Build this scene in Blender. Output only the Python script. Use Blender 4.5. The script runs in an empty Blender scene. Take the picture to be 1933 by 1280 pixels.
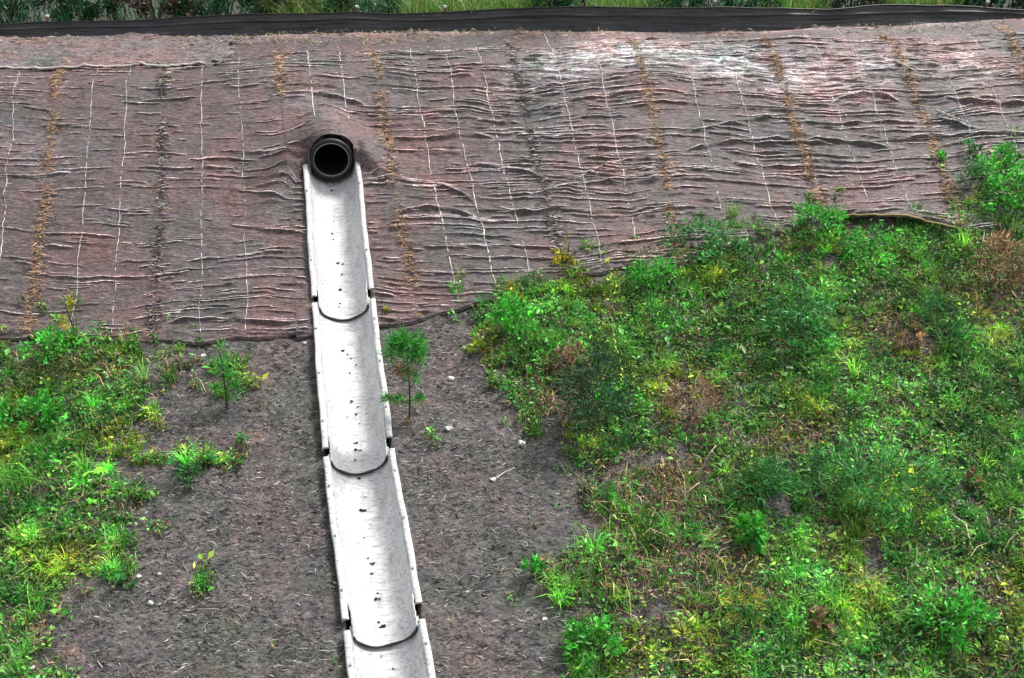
import bpy, math
import numpy as np
from mathutils import Vector

rng = np.random.default_rng(11)
R = math.radians
scene = bpy.context.scene
col = scene.collection

# ------------------------------------------------------------------ camera
W0, H0 = 1933.0, 1280.0
LENS = 35.0
FPX = W0 * LENS / 36.0
PITCH = R(27.0)
CAM = np.array([0.0, 0.0, 4.22])
cd = bpy.data.cameras.new('camera')
cd.lens = LENS; cd.sensor_width = 36.0; cd.clip_start = 0.05; cd.clip_end = 2000.0
cam = bpy.data.objects.new('camera', cd); col.objects.link(cam)
cam.location = CAM; cam.rotation_euler = (math.pi / 2 - PITCH, 0, 0)
scene.camera = cam

# ------------------------------------------------------------------ light
SUN_EL, SUN_AZ = R(58.0), R(58.0)          # azimuth measured from +Y towards +X
world = bpy.data.worlds.new('World'); scene.world = world
world.use_nodes = True
wn = world.node_tree; wn.nodes.clear()
sky = wn.nodes.new('ShaderNodeTexSky'); sky.sky_type = 'NISHITA'; sky.sun_disc = False
sky.sun_elevation = SUN_EL; sky.sun_rotation = SUN_AZ
sky.air_density = 1.0; sky.dust_density = 4.0; sky.ozone_density = 1.0
hs = wn.nodes.new('ShaderNodeHueSaturation'); hs.inputs['Saturation'].default_value = 0.3
bg = wn.nodes.new('ShaderNodeBackground'); bg.inputs['Strength'].default_value = 0.11
wo = wn.nodes.new('ShaderNodeOutputWorld')
wn.links.new(sky.outputs[0], hs.inputs['Color']); wn.links.new(hs.outputs[0], bg.inputs['Color'])
wn.links.new(bg.outputs[0], wo.inputs['Surface'])
sl = bpy.data.lights.new('sun', 'SUN'); sl.energy = 1.9; sl.angle = R(10.0); sl.color = (1.0, 0.98, 0.95)
sun = bpy.data.objects.new('sun', sl); col.objects.link(sun)
sd = Vector((math.sin(SUN_AZ) * math.cos(SUN_EL), math.cos(SUN_AZ) * math.cos(SUN_EL), math.sin(SUN_EL)))
sun.rotation_euler = sd.to_track_quat('Z', 'Y').to_euler(); sun.location = (8, 12, 14)
scene.view_settings.view_transform = 'Standard'
scene.view_settings.look = 'None'
scene.view_settings.exposure = 0.95
scene.view_settings.gamma = 1.0
scene.view_settings.use_curve_mapping = False

# ------------------------------------------------------------------ noise
def _hash(ix, iy, seed):
    h = (ix.astype(np.int64) * 374761393 + iy.astype(np.int64) * 668265263 + seed * 974711) & 0x7fffffff
    h = ((h ^ (h >> 13)) * 1274126177) & 0x7fffffff
    return ((h ^ (h >> 16)) & 0xffff) / 65535.0
def noise(x, y, seed=0):
    x = np.asarray(x, float); y = np.asarray(y, float)
    x, y = np.broadcast_arrays(x, y)
    ix = np.floor(x); iy = np.floor(y); fx = x - ix; fy = y - iy
    ux = fx * fx * fx * (fx * (fx * 6 - 15) + 10); uy = fy * fy * fy * (fy * (fy * 6 - 15) + 10)
    def g(a, b):
        an = _hash(ix + a, iy + b, seed) * 2 * math.pi
        return np.cos(an) * (fx - a) + np.sin(an) * (fy - b)
    return 1.4 * ((g(0, 0) * (1 - ux) + g(1, 0) * ux) * (1 - uy) + (g(0, 1) * (1 - ux) + g(1, 1) * ux) * uy)
def fbm(x, y, seed=0, o=4):
    s = 0; a = 1.0
    for k in range(o):
        s = s + a * noise(x * 2 ** k, y * 2 ** k, seed + 17 * k); a *= 0.5
    return s
def sstep(x, a, b):
    t = np.clip((np.asarray(x, float) - a) / (b - a), 0, 1); return t * t * (3 - 2 * t)

# ------------------------------------------------------------------ terrain
TOE_Y, CREST_Y = 8.74, 12.0
T1, T2, T3 = math.tan(R(20)), math.tan(R(28)), math.tan(R(7))
def smax(a, b, k):
    h = np.clip(0.5 + 0.5 * (a - b) / k, 0, 1); return b * (1 - h) + a * h + k * h * (1 - h)
def Hs(x, y):
    """large shape of the ground without hollow or hump"""
    x = np.asarray(x, float); y = np.asarray(y, float)
    d = y - TOE_Y
    z = smax(d * T1, d * T2, 0.12)
    cy = CREST_Y + 0.10 * np.clip(x, -8, 8) * 0.6
    zc = (cy - TOE_Y) * T2 + (y - cy) * T3
    z = -smax(-z, -zc, 0.05)
    near = sstep(y, -3, 4)                      # flat ground under the camera
    z = z * near + (-(TOE_Y - 2) * T1) * (1 - near)
    z = z + 0.05 * noise(x * 0.45, y * 0.45, 3) + 0.02 * noise(x * 1.3, y * 1.3, 4)
    return z
def ray(u, v):
    fw = np.array([0, math.cos(PITCH), -math.sin(PITCH)]); up = np.array([0, math.sin(PITCH), math.cos(PITCH)])
    return np.array([(u - W0 / 2) / FPX, 0, 0]) + fw - up * (v - H0 / 2) / FPX
def hit(u, v, off=0.0):
    d = ray(u, v); lo, hi = 3.0, 40.0
    ts = np.linspace(3, 40, 400)
    p = CAM[None] + ts[:, None] * d[None]
    under = p[:, 2] < Hs(p[:, 0], p[:, 1]) + off
    i = int(np.argmax(under)); lo, hi = ts[max(i - 1, 0)], ts[i]
    for _ in range(30):
        m = 0.5 * (lo + hi); q = CAM + m * d
        if q[2] < float(Hs(q[0], q[1])) + off: hi = m
        else: lo = m
    return CAM + hi * d
def proj(p):
    q = np.asarray(p) - CAM
    dep = q[..., 1] * math.cos(PITCH) - q[..., 2] * math.sin(PITCH)
    upc = q[..., 1] * math.sin(PITCH) + q[..., 2] * math.cos(PITCH)
    return W0 / 2 + FPX * q[..., 0] / dep, H0 / 2 - FPX * upc / dep
def pxm(p):
    """pixels per metre at a point"""
    q = np.asarray(p) - CAM
    return FPX / (q[1] * math.cos(PITCH) - q[2] * math.sin(PITCH))

# the drain line: trough joints, at flange level
CR = 0.245                                      # inner radius of the trough
RISE = 0.045
JP = [hit(u, v) + np.array([0, 0, RISE]) for u, v in
      ((625.5, 304), (649, 577), (678, 864), (727, 1188), (779, 1565))]
def axis_dist(x, y):
    """horizontal distance to the drain axis; inf beyond its ends"""
    best = np.full(np.shape(x), 9.0)
    for k in range(4):
        a, b = JP[k][:2], JP[k + 1][:2]; ab = b - a; L2 = ab @ ab
        t = ((x - a[0]) * ab[0] + (y - a[1]) * ab[1]) / L2
        lo = -0.06 if k == 0 else 0.0
        tc = np.clip(t, lo, 1)
        d = np.hypot(x - a[0] - tc * ab[0], y - a[1] - tc * ab[1])
        best = np.minimum(best, d)
    return best
PA = (JP[0] - JP[1]); PA[2] = 0; PA /= np.linalg.norm(PA)      # horizontal, pointing into the bank
PS = np.array([PA[1], -PA[0], 0.0])                             # sideways
PIPE_R = 0.222
PIPE_C = JP[0] + np.array([0, 0, 0.015]) - PA * 0.03
Q0 = -0.070                                     # where the netted bank ends above the mouth
def pipe_qd(x, y):
    return ((x - PIPE_C[0]) * PA[0] + (y - PIPE_C[1]) * PA[1], (x - PIPE_C[0]) * PS[0] + (y - PIPE_C[1]) * PS[1])
def Hg(x, y):
    x = np.asarray(x, float); y = np.asarray(y, float)
    z = Hs(x, y)
    q, d = pipe_qd(x, y)
    top = PIPE_C[2] + 0.022 + PIPE_R * (0.5 * np.exp(-(d / 0.32) ** 2) + 0.5 * np.exp(-(d / 0.85) ** 2)) + q * 0.16
    wf = 0.012 + 0.55 * sstep(np.abs(d), 0.23, 0.70)
    wgt = np.exp(-(np.abs(d + 0.02) / 0.62) ** 3) * sstep(q, Q0 - wf, Q0)
    z = z + np.maximum(0, top - z) * wgt
    # hollow at the left of the mouth
    z = z - 0.20 * np.exp(-((d + 0.30) / 0.13) ** 2 - ((q + 0.01) / 0.10) ** 2) - 0.08 * np.exp(-((d - 0.29) / 0.06) ** 2 - ((q + 0.02) / 0.10) ** 2)
    t = axis_dist(x, y)
    z = z - (CR + 0.07) * (1 - sstep(t, CR - 0.005, CR + 0.035)) * (q < Q0)
    return z

# ------------------------------------------------------------------ mesh helpers
def open_mouth(P):
    """faces of a ground grid that stay: the bank is open where the pipe comes out"""
    q, d = pipe_qd(P[..., 0], P[..., 1]); z = P[..., 2]
    qq = np.stack([q[:-1, :-1], q[1:, :-1], q[:-1, 1:], q[1:, 1:]])
    return ~((np.abs(d[:-1, :-1]) < PIPE_R + 0.012) & (qq.max(0) > Q0 - 0.035) & (qq.min(0) < Q0 + 0.004))
class Geo:
    def __init__(s): s.V = []; s.F = {3: [], 4: []}; s.C = []; s.n = 0
    def add(s, V, F, C=None):
        V = np.asarray(V, float).reshape(-1, 3); F = np.asarray(F, np.int64)
        s.V.append(V); s.F[F.shape[1]].append(F + s.n)
        if C is None: C = (1, 1, 1)
        C = np.asarray(C, float)
        if C.ndim == 1: C = np.tile(C[None, :3], (len(V), 1))
        s.C.append(C[:, :3]); s.n += len(V)
    def add2(s, V, T, Q, C):
        n0 = s.n; s.add(V, Q, C); s.F[3].append(np.asarray(T) + n0)
    def grid(s, P, C=None, keep=None):
        a, b = P.shape[:2]
        i = np.arange(a * b).reshape(a, b)
        f = np.stack([i[:-1, :-1], i[:-1, 1:], i[1:, 1:], i[1:, :-1]], -1)
        f = f[keep] if keep is not None else f.reshape(-1, 4)
        s.add(P.reshape(-1, 3), f, None if C is None else C.reshape(-1, 3))
    def tube(s, pts, rad, seg=8, C=None, cap=True):
        pts = np.asarray(pts, float); n = len(pts)
        rad = np.broadcast_to(np.asarray(rad, float), (n,))
        t = np.gradient(pts, axis=0); t /= np.linalg.norm(t, axis=1)[:, None] + 1e-12
        ref = np.array([0.31, 0.2, 0.93]) if abs(t[0, 2]) < 0.85 else np.array([1.0, 0.1, 0])
        a = np.cross(t, ref); a /= np.linalg.norm(a, axis=1)[:, None]; b = np.cross(t, a)
        an = np.linspace(0, 2 * np.pi, seg, endpoint=False)
        P = pts[:, None] + rad[:, None, None] * (a[:, None] * np.cos(an)[None, :, None] + b[:, None] * np.sin(an)[None, :, None])
        i = np.arange(n * seg).reshape(n, seg); j = np.roll(i, -1, 1)
        f = np.stack([i[:-1], i[1:], j[1:], j[:-1]], -1).reshape(-1, 4)
        s.add(P.reshape(-1, 3), f, C)
        if cap:
            for ring, c, fl in ((P[0], pts[0], 1), (P[-1], pts[-1], 0)):
                V = np.vstack([ring, c]); k = np.arange(seg); k2 = (k + 1) % seg
                T = np.stack([k, k2, np.full(seg, seg)], -1)
                s.add(V, T if fl else T[:, ::-1], C)
    def box(s, c, ex, ey, ez, C=None):
        c = np.asarray(c, float)
        V = np.array([c + sx * ex + sy * ey + sz * ez for sx in (-1, 1) for sy in (-1, 1) for sz in (-1, 1)])
        F = [[0, 1, 3, 2], [4, 6, 7, 5], [0, 4, 5, 1], [2, 3, 7, 6], [0, 2, 6, 4], [1, 5, 7, 3]]
        s.add(V, F, C)
    def blob(s, c, rad, seed, C=None, n=8, rough=0.35, scale=None):
        th = np.linspace(0, np.pi, n)[:, None]; ph = np.linspace(0, 2 * np.pi, 2 * n, endpoint=False)[None]
        D = np.stack([np.sin(th) * np.cos(ph), np.sin(th) * np.sin(ph), np.cos(th) + 0 * ph], -1)
        r = 1 + rough * noise(D[..., 0] * 1.3 + D[..., 2] * 1.1 + seed * 3.1, D[..., 1] * 1.3 + seed * 1.7, seed)
        P = np.asarray(c) + D * r[..., None] * np.asarray(rad)
        i = np.arange(n * 2 * n).reshape(n, 2 * n); j = np.roll(i, -1, 1)
        f = np.stack([i[:-1], i[1:], j[1:], j[:-1]], -1).reshape(-1, 4)
        s.add(P.reshape(-1, 3), f, C)
    def leaves(s, base, dirv, L, Wd, C, fold=0.25, up=None):
        """one folded diamond leaf per row"""
        n = len(base); d = dirv / (np.linalg.norm(dirv, axis=1)[:, None] + 1e-9)
        r = rng.normal(size=(n, 3)) if up is None else up
        side = np.cross(d, r); side /= np.linalg.norm(side, axis=1)[:, None] + 1e-9
        nr = np.cross(side, d)
        L = np.broadcast_to(L, (n,))[:, None]; Wd = np.broadcast_to(Wd, (n,))[:, None]
        m = base + d * L * 0.45
        V = np.stack([base, m + side * Wd * 0.5 + nr * Wd * fold, base + d * L - nr * L * 0.12, m - side * Wd * 0.5 + nr * Wd * fold], 1)
        k = np.arange(n)[:, None] * 4
        T = np.concatenate([k + [[0, 1, 2]], k + [[0, 2, 3]]])
        s.add(V.reshape(-1, 3), T, np.repeat(C, 4, 0))
    def blades(s, base, lean, h, w, C, droop=0.3):
        """one bent grass blade per row; lean = horizontal vector"""
        n = len(base)
        h = np.broadcast_to(h, (n,))[:, None]; w = np.broadcast_to(w, (n,))[:, None]
        an = rng.uniform(0, 2 * np.pi, n)
        side = np.stack([np.cos(an), np.sin(an), np.zeros(n)], -1)
        le = np.concatenate([lean, np.zeros((n, 1))], 1)
        z = np.array([[0, 0, 1.0]])
        m = base + z * h * 0.6 + le * h * 0.35
        t = base + z * h * (1 - droop * np.linalg.norm(lean, axis=1)[:, None]) + le * h
        V = np.stack([base - side * w / 2, base + side * w / 2, m + side * w * 0.4, m - side * w * 0.4, t], 1)
        k = np.arange(n)[:, None] * 5
        s.add2(V.reshape(-1, 3), k + [[3, 2, 4]], k + [[0, 1, 2, 3]], np.repeat(C, 5, 0))
    def strips(s, base, dirv, L, w, lift, C):
        """flat bent straws: 3 cross lines"""
        n = len(base); d = dirv / (np.linalg.norm(dirv, axis=1)[:, None] + 1e-9)
        z = np.array([[0, 0, 1.0]]); side = np.cross(d, z); side /= np.linalg.norm(side, axis=1)[:, None] + 1e-9
        L = np.broadcast_to(L, (n,))[:, None]; w = np.broadcast_to(w, (n,))[:, None]
        bend = side * rng.normal(0, 0.22, (n, 1)) * L
        tw = z * rng.normal(0, 0.6, (n, 1)) * w
        p0 = base - d * L / 2; p1 = base + bend * 0.6 + z * np.abs(rng.normal(0, 1, (n, 1))) * lift; p2 = base + d * L / 2
        V = np.stack([p0 - side * w / 3, p0 + side * w / 3, p1 - side * w / 2 + tw, p1 + side * w / 2 - tw, p2 - side * w / 3, p2 + side * w / 3], 1)
        k = np.arange(n)[:, None] * 6
        Q = np.concatenate([k + [[0, 1, 3, 2]], k + [[2, 3, 5, 4]]])
        s.add(V.reshape(-1, 3), Q, np.repeat(C, 6, 0))
    def build(s, name, mat, parent=None, smooth=True):
        V = np.concatenate(s.V) if s.V else np.zeros((0, 3))
        if parent is not None: V = V - np.array(parent.get('_base', (0, 0, 0)))
        C = np.concatenate(s.C)
        T = np.concatenate(s.F[3]) if s.F[3] else np.zeros((0, 3), np.int64)
        Q = np.concatenate(s.F[4]) if s.F[4] else np.zeros((0, 4), np.int64)
        me = bpy.data.meshes.new(name)
        me.vertices.add(len(V)); me.vertices.foreach_set('co', V.astype(np.float32).ravel())
        nl = T.size + Q.size; me.loops.add(nl)
        me.loops.foreach_set('vertex_index', np.concatenate([T.ravel(), Q.ravel()]).astype(np.int32))
        npoly = len(T) + len(Q); me.polygons.add(npoly)
        st = np.concatenate([np.arange(len(T)) * 3, T.size + np.arange(len(Q)) * 4]).astype(np.int32)
        me.polygons.foreach_set('loop_start', st)
        me.polygons.foreach_set('use_smooth', np.full(npoly, smooth))
        me.update(calc_edges=True); me.validate()
        at = me.color_attributes.new('tint', 'FLOAT_COLOR', 'POINT')
        at.data.foreach_set('color', np.concatenate([C, np.ones((len(C), 1))], 1).astype(np.float32).ravel())
        me.materials.append(mat)
        o = bpy.data.objects.new(name, me); col.objects.link(o)
        if parent is not None: o.parent = parent
        return o

def tag(o, label=None, cat=None, group=None, kind=None):
    if label: o['label'] = label
    if cat: o['category'] = cat
    if group: o['group'] = group
    if kind: o['kind'] = kind
    return o
BASES = {}
def thing(name, base, label, cat, group=None):
    o = bpy.data.objects.new(name, None); col.objects.link(o)
    o.location = [float(c) for c in base]; o.empty_display_size = 0.1
    o['_base'] = [float(c) for c in base]
    return tag(o, label, cat, group)

# ------------------------------------------------------------------ materials
def mat(name):
    m = bpy.data.materials.new(name); m.use_nodes = True
    nt = m.node_tree; b = nt.nodes['Principled BSDF']
    return m, nt, b
def N(nt, t, **kw):
    n = nt.nodes.new(t)
    for k, v in kw.items(): setattr(n, k, v)
    return n
def mapping(nt, sc, src='Position'):
    g = N(nt, 'ShaderNodeNewGeometry'); m = N(nt, 'ShaderNodeMapping'); m.inputs['Scale'].default_value = sc
    nt.links.new(g.outputs['Position'], m.inputs[0]); return m.outputs[0]
def ntex(nt, vec, scale, detail=4, rough=0.6, dist=0.0):
    n = N(nt, 'ShaderNodeTexNoise'); nt.links.new(vec, n.inputs['Vector'])
    n.inputs['Scale'].default_value = scale; n.inputs['Detail'].default_value = detail
    n.inputs['Roughness'].default_value = rough; n.inputs['Distortion'].default_value = dist
    return n
def ramp(nt, fac, stops):
    r = N(nt, 'ShaderNodeValToRGB'); nt.links.new(fac, r.inputs[0])
    e = r.color_ramp.elements
    while len(e) < len(stops): e.new(0.5)
    for k, (p, c) in enumerate(stops):
        e[k].position = p; e[k].color = (*c, 1) if len(c) == 3 else c
    return r.outputs[0]
def mix(nt, fac, a, b, mode='MIX'):
    m = N(nt, 'ShaderNodeMix', data_type='RGBA', blend_type=mode)
    if isinstance(fac, float): m.inputs[0].default_value = fac
    else: nt.links.new(fac, m.inputs[0])
    for k, x in ((6, a), (7, b)):
        if isinstance(x, tuple): m.inputs[k].default_value = (*x, 1)
        else: nt.links.new(x, m.inputs[k])
    return m.outputs[2]
def bump(nt, b, h, dist, strength=1.0):
    n = N(nt, 'ShaderNodeBump'); n.inputs['Distance'].default_value = dist; n.inputs['Strength'].default_value = strength
    nt.links.new(h, n.inputs['Height']); nt.links.new(n.outputs[0], b.inputs['Normal'])

# soil: grey mauve mud with straw-coloured streaks
m_soil, nt, b = mat('soil')
p_s = mapping(nt, (1, 1.6, 1.6)); p_i = mapping(nt, (1, 1, 1))
n1 = ntex(nt, p_s, 22, 6, 0.75, 0.6); n2 = ntex(nt, p_i, 1.6, 3); n3 = ntex(nt, p_i, 5.5, 3)
c1 = ramp(nt, n1.outputs['Fac'], [(0.32, (0.026, 0.023, 0.024)), (0.45, (0.100, 0.094, 0.094)), (0.58, (0.175, 0.165, 0.161)), (0.71, (0.36, 0.34, 0.33))])
c2 = ramp(nt, n2.outputs['Fac'], [(0.34, (0.84, 0.98, 0.80)), (0.5, (1, 1, 1)), (0.64, (1.18, 1.0, 0.98))])
c3 = ramp(nt, n3.outputs['Fac'], [(0.33, (0.66, 0.68, 0.70)), (0.55, (1.05, 1.02, 1.0)), (0.72, (1.32, 1.10, 0.95))])
nt.links.new(mix(nt, 1.0, mix(nt, 1.0, c1, c2, 'MULTIPLY'), c3, 'MULTIPLY'), b.inputs['Base Color'])
b.inputs['Roughness'].default_value = 0.75
bump(nt, b, n1.outputs['Fac'], 0.03)

# erosion netting: mauve brown woven mat
def net_material(name, dark, midc, lite, thread):
    m, nt, b = mat(name)
    ps = mapping(nt, (1, 3.5, 3.5)); pi = mapping(nt, (1, 1, 1)); pw = mapping(nt, (0.22, 1, 1))
    n1 = ntex(nt, ps, 16, 6, 0.7, 0.3); n2 = ntex(nt, pi, 1.5, 4, 0.6); n3 = ntex(nt, pi, 110, 2, 0.6)
    n4 = ntex(nt, pw, 38, 3, 0.6, 0.4); n5 = ntex(nt, pi, 4.5, 4)
    c1 = ramp(nt, n1.outputs['Fac'], [(0.28, dark), (0.47, midc), (0.66, lite)])
    c2 = ramp(nt, n2.outputs['Fac'], [(0.30, (0.74, 0.95, 0.92)), (0.48, (1, 1, 1)), (0.66, (1.25, 0.95, 0.90))])
    c5 = ramp(nt, n5.outputs['Fac'], [(0.30, (0.66, 0.72, 0.62)), (0.5, (1, 1, 1)), (0.70, (1.18, 1.08, 1.20))])
    c3 = ramp(nt, n3.outputs['Fac'], [(0.36, (0.42, 0.42, 0.42)), (0.64, (1.5, 1.5, 1.5))])
    c = mix(nt, 1.0, mix(nt, 1.0, mix(nt, 1.0, c1, c2, 'MULTIPLY'), c3, 'MULTIPLY'), c5, 'MULTIPLY')
    f = ramp(nt, n4.outputs['Fac'], [(0.62, (0, 0, 0)), (0.72, (0.55, 0.55, 0.55))])
    vc = N(nt, 'ShaderNodeVertexColor'); vc.layer_name = 'tint'
    nt.links.new(mix(nt, 1.0, mix(nt, f, c, thread), vc.outputs['Color'], 'MULTIPLY'), b.inputs['Base Color'])
    b.inputs['Roughness'].default_value = 0.5
    mm = N(nt, 'ShaderNodeMath', operation='MULTIPLY_ADD'); mm.inputs[1].default_value = 0.35
    nt.links.new(n3.outputs['Fac'], mm.inputs[0]); nt.links.new(n4.outputs['Fac'], mm.inputs[2])
    bump(nt, b, mm.outputs[0], 0.02)
    return m
m_net = net_material('net_fabric', (0.022, 0.016, 0.0165), (0.092, 0.068, 0.067), (0.210, 0.160, 0.155), (0.38, 0.32, 0.31))
m_netgrey = net_material('faded_net_fabric', (0.07, 0.055, 0.055), (0.18, 0.142, 0.138), (0.30, 0.25, 0.24), (0.46, 0.41, 0.38))

def tint_mat(name, rough, trans=0.0, spec=0.5, jitter=0.0):
    m, nt, b = mat(name)
    a = N(nt, 'ShaderNodeVertexColor'); a.layer_name = 'tint'
    c = a.outputs['Color']
    if jitter:
        n = ntex(nt, mapping(nt, (1, 1, 1)), 60, 2)
        c = mix(nt, jitter, c, ramp(nt, n.outputs['Fac'], [(0.35, (0.55, 0.55, 0.5)), (0.65, (1.35, 1.4, 1.3))]), 'MULTIPLY')
    nt.links.new(c, b.inputs['Base Color']); b.inputs['Roughness'].default_value = rough
    b.inputs['Specular IOR Level'].default_value = spec
    if trans:
        t = N(nt, 'ShaderNodeBsdfTranslucent'); nt.links.new(c, t.inputs['Color'])
        x = N(nt, 'ShaderNodeMixShader'); x.inputs[0].default_value = trans
        out = nt.nodes['Material Output']
        nt.links.new(b.outputs[0], x.inputs[1]); nt.links.new(t.outputs[0], x.inputs[2]); nt.links.new(x.outputs[0], out.inputs['Surface'])
    return m
m_leaf = tint_mat('foliage', 0.42, 0.38, 0.6)
m_straw = tint_mat('dry_straw', 0.6, 0.0, 0.4)
m_bark = tint_mat('bark', 0.85, 0.0, 0.3, 0.8)
m_stone = tint_mat('pale_stone', 0.7, 0.0, 0.4, 0.6)
m_thread = tint_mat('white_thread', 0.55, 0.0, 0.5, 0.6)
m_crumb = tint_mat('dark_crumb', 0.8, 0.0, 0.3, 0.5)

m_white, nt, b = mat('white_plastic')
pi_ = mapping(nt, (1, 1, 1)); n1 = ntex(nt, mapping(nt, (1, 0.35, 0.35)), 9, 5, 0.7, 0.4); n2 = ntex(nt, pi_, 55, 4, 0.7); n3 = ntex(nt, mapping(nt, (0.22, 1.7, 1.7)), 30, 4, 0.65, 0.4)
c1 = ramp(nt, n1.outputs['Fac'], [(0.30, (0.48, 0.48, 0.475)), (0.5, (0.62, 0.62, 0.616)), (0.66, (0.70, 0.70, 0.70))])
c2 = ramp(nt, n2.outputs['Fac'], [(0.30, (0.55, 0.55, 0.54)), (0.40, (1, 1, 1))])
c3 = ramp(nt, n3.outputs['Fac'], [(0.36, (0.60, 0.60, 0.595)), (0.52, (1, 1, 1))])
vc = N(nt, 'ShaderNodeVertexColor'); vc.layer_name = 'tint'
nt.links.new(mix(nt, 1.0, mix(nt, 1.0, mix(nt, 1.0, c1, c2, 'MULTIPLY'), c3, 'MULTIPLY'), vc.outputs['Color'], 'MULTIPLY'), b.inputs['Base Color'])
b.inputs['Roughness'].default_value = 0.45
bump(nt, b, n3.outputs['Fac'], 0.012, 0.7)

m_black, nt, b = mat('black_rubber')
n1 = ntex(nt, mapping(nt, (1, 1, 1)), 30, 4)
nt.links.new(ramp(nt, n1.outputs['Fac'], [(0.35, (0.006, 0.006, 0.006)), (0.7, (0.022, 0.021, 0.02))]), b.inputs['Base Color'])
b.inputs['Roughness'].default_value = 0.5
m_liner, nt, b = mat('grey_liner')
n1 = ntex(nt, mapping(nt, (1, 1, 1)), 25, 4)
nt.links.new(ramp(nt, n1.outputs['Fac'], [(0.35, (0.22, 0.22, 0.21)), (0.7, (0.42, 0.41, 0.40))]), b.inputs['Base Color'])
b.inputs['Roughness'].default_value = 0.4
m_fence, nt, b = mat('black_silt_fabric')
n1 = ntex(nt, mapping(nt, (0.25, 1, 2.5)), 14, 5, 0.7); n2 = ntex(nt, mapping(nt, (1, 1, 1)), 70, 3)
c1 = ramp(nt, n1.outputs['Fac'], [(0.3, (0.026, 0.027, 0.028)), (0.6, (0.06, 0.061, 0.063)), (0.75, (0.14, 0.14, 0.142))])
nt.links.new(mix(nt, 1.0, c1, ramp(nt, n2.outputs['Fac'], [(0.35, (0.6, 0.6, 0.6)), (0.6, (1.2, 1.2, 1.2))]), 'MULTIPLY'), b.inputs['Base Color'])
b.inputs['Roughness'].default_value = 0.5
bump(nt, b, n2.outputs['Fac'], 0.004)

# ------------------------------------------------------------------ ground
def axis_line(lo, hi, step, outer, growth=1.22):
    c = list(np.arange(lo, hi + 1e-6, step)); d = step; x = c[-1]; r = []
    while x < outer[1]: d *= growth; x += d; r.append(x)
    d = step; x = c[0]; l = []
    while x > outer[0]: d *= growth; x -= d; l.append(x)
    return np.array(l[::-1] + c + r)
gx = axis_line(-7.6, 7.6, 0.022, (-260, 260)); gy = axis_line(4.6, 12.6, 0.022, (-200, 420))
X, Y = np.meshgrid(gx, gy)
Z = Hg(X, Y)
fine = ((np.abs(X) < 9) & (Y > 3.5) & (Y < 14)).astype(float)
Z = Z + fine * (0.022 * fbm(X * 3.2, Y * 6.5, 21, 4) + 0.014 * (0.5 - np.abs(noise(X * 7, Y * 20 + 0.8 * noise(X * 3, Y * 3, 5), 22))))
g = Geo(); P = np.stack([X, Y, Z], -1); g.grid(P, None, open_mouth(P))
tag(g.build('ground', m_soil), kind='structure')
def Hf(x, y):
    """ground with its fine relief, where plants and stones stand"""
    return Hg(x, y) + 0.022 * fbm(np.asarray(x) * 3.2, np.asarray(y) * 6.5, 21, 4)
def at(u, v):
    p = hit(u, v); p[2] = float(Hf(p[0], p[1])); return p

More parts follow.
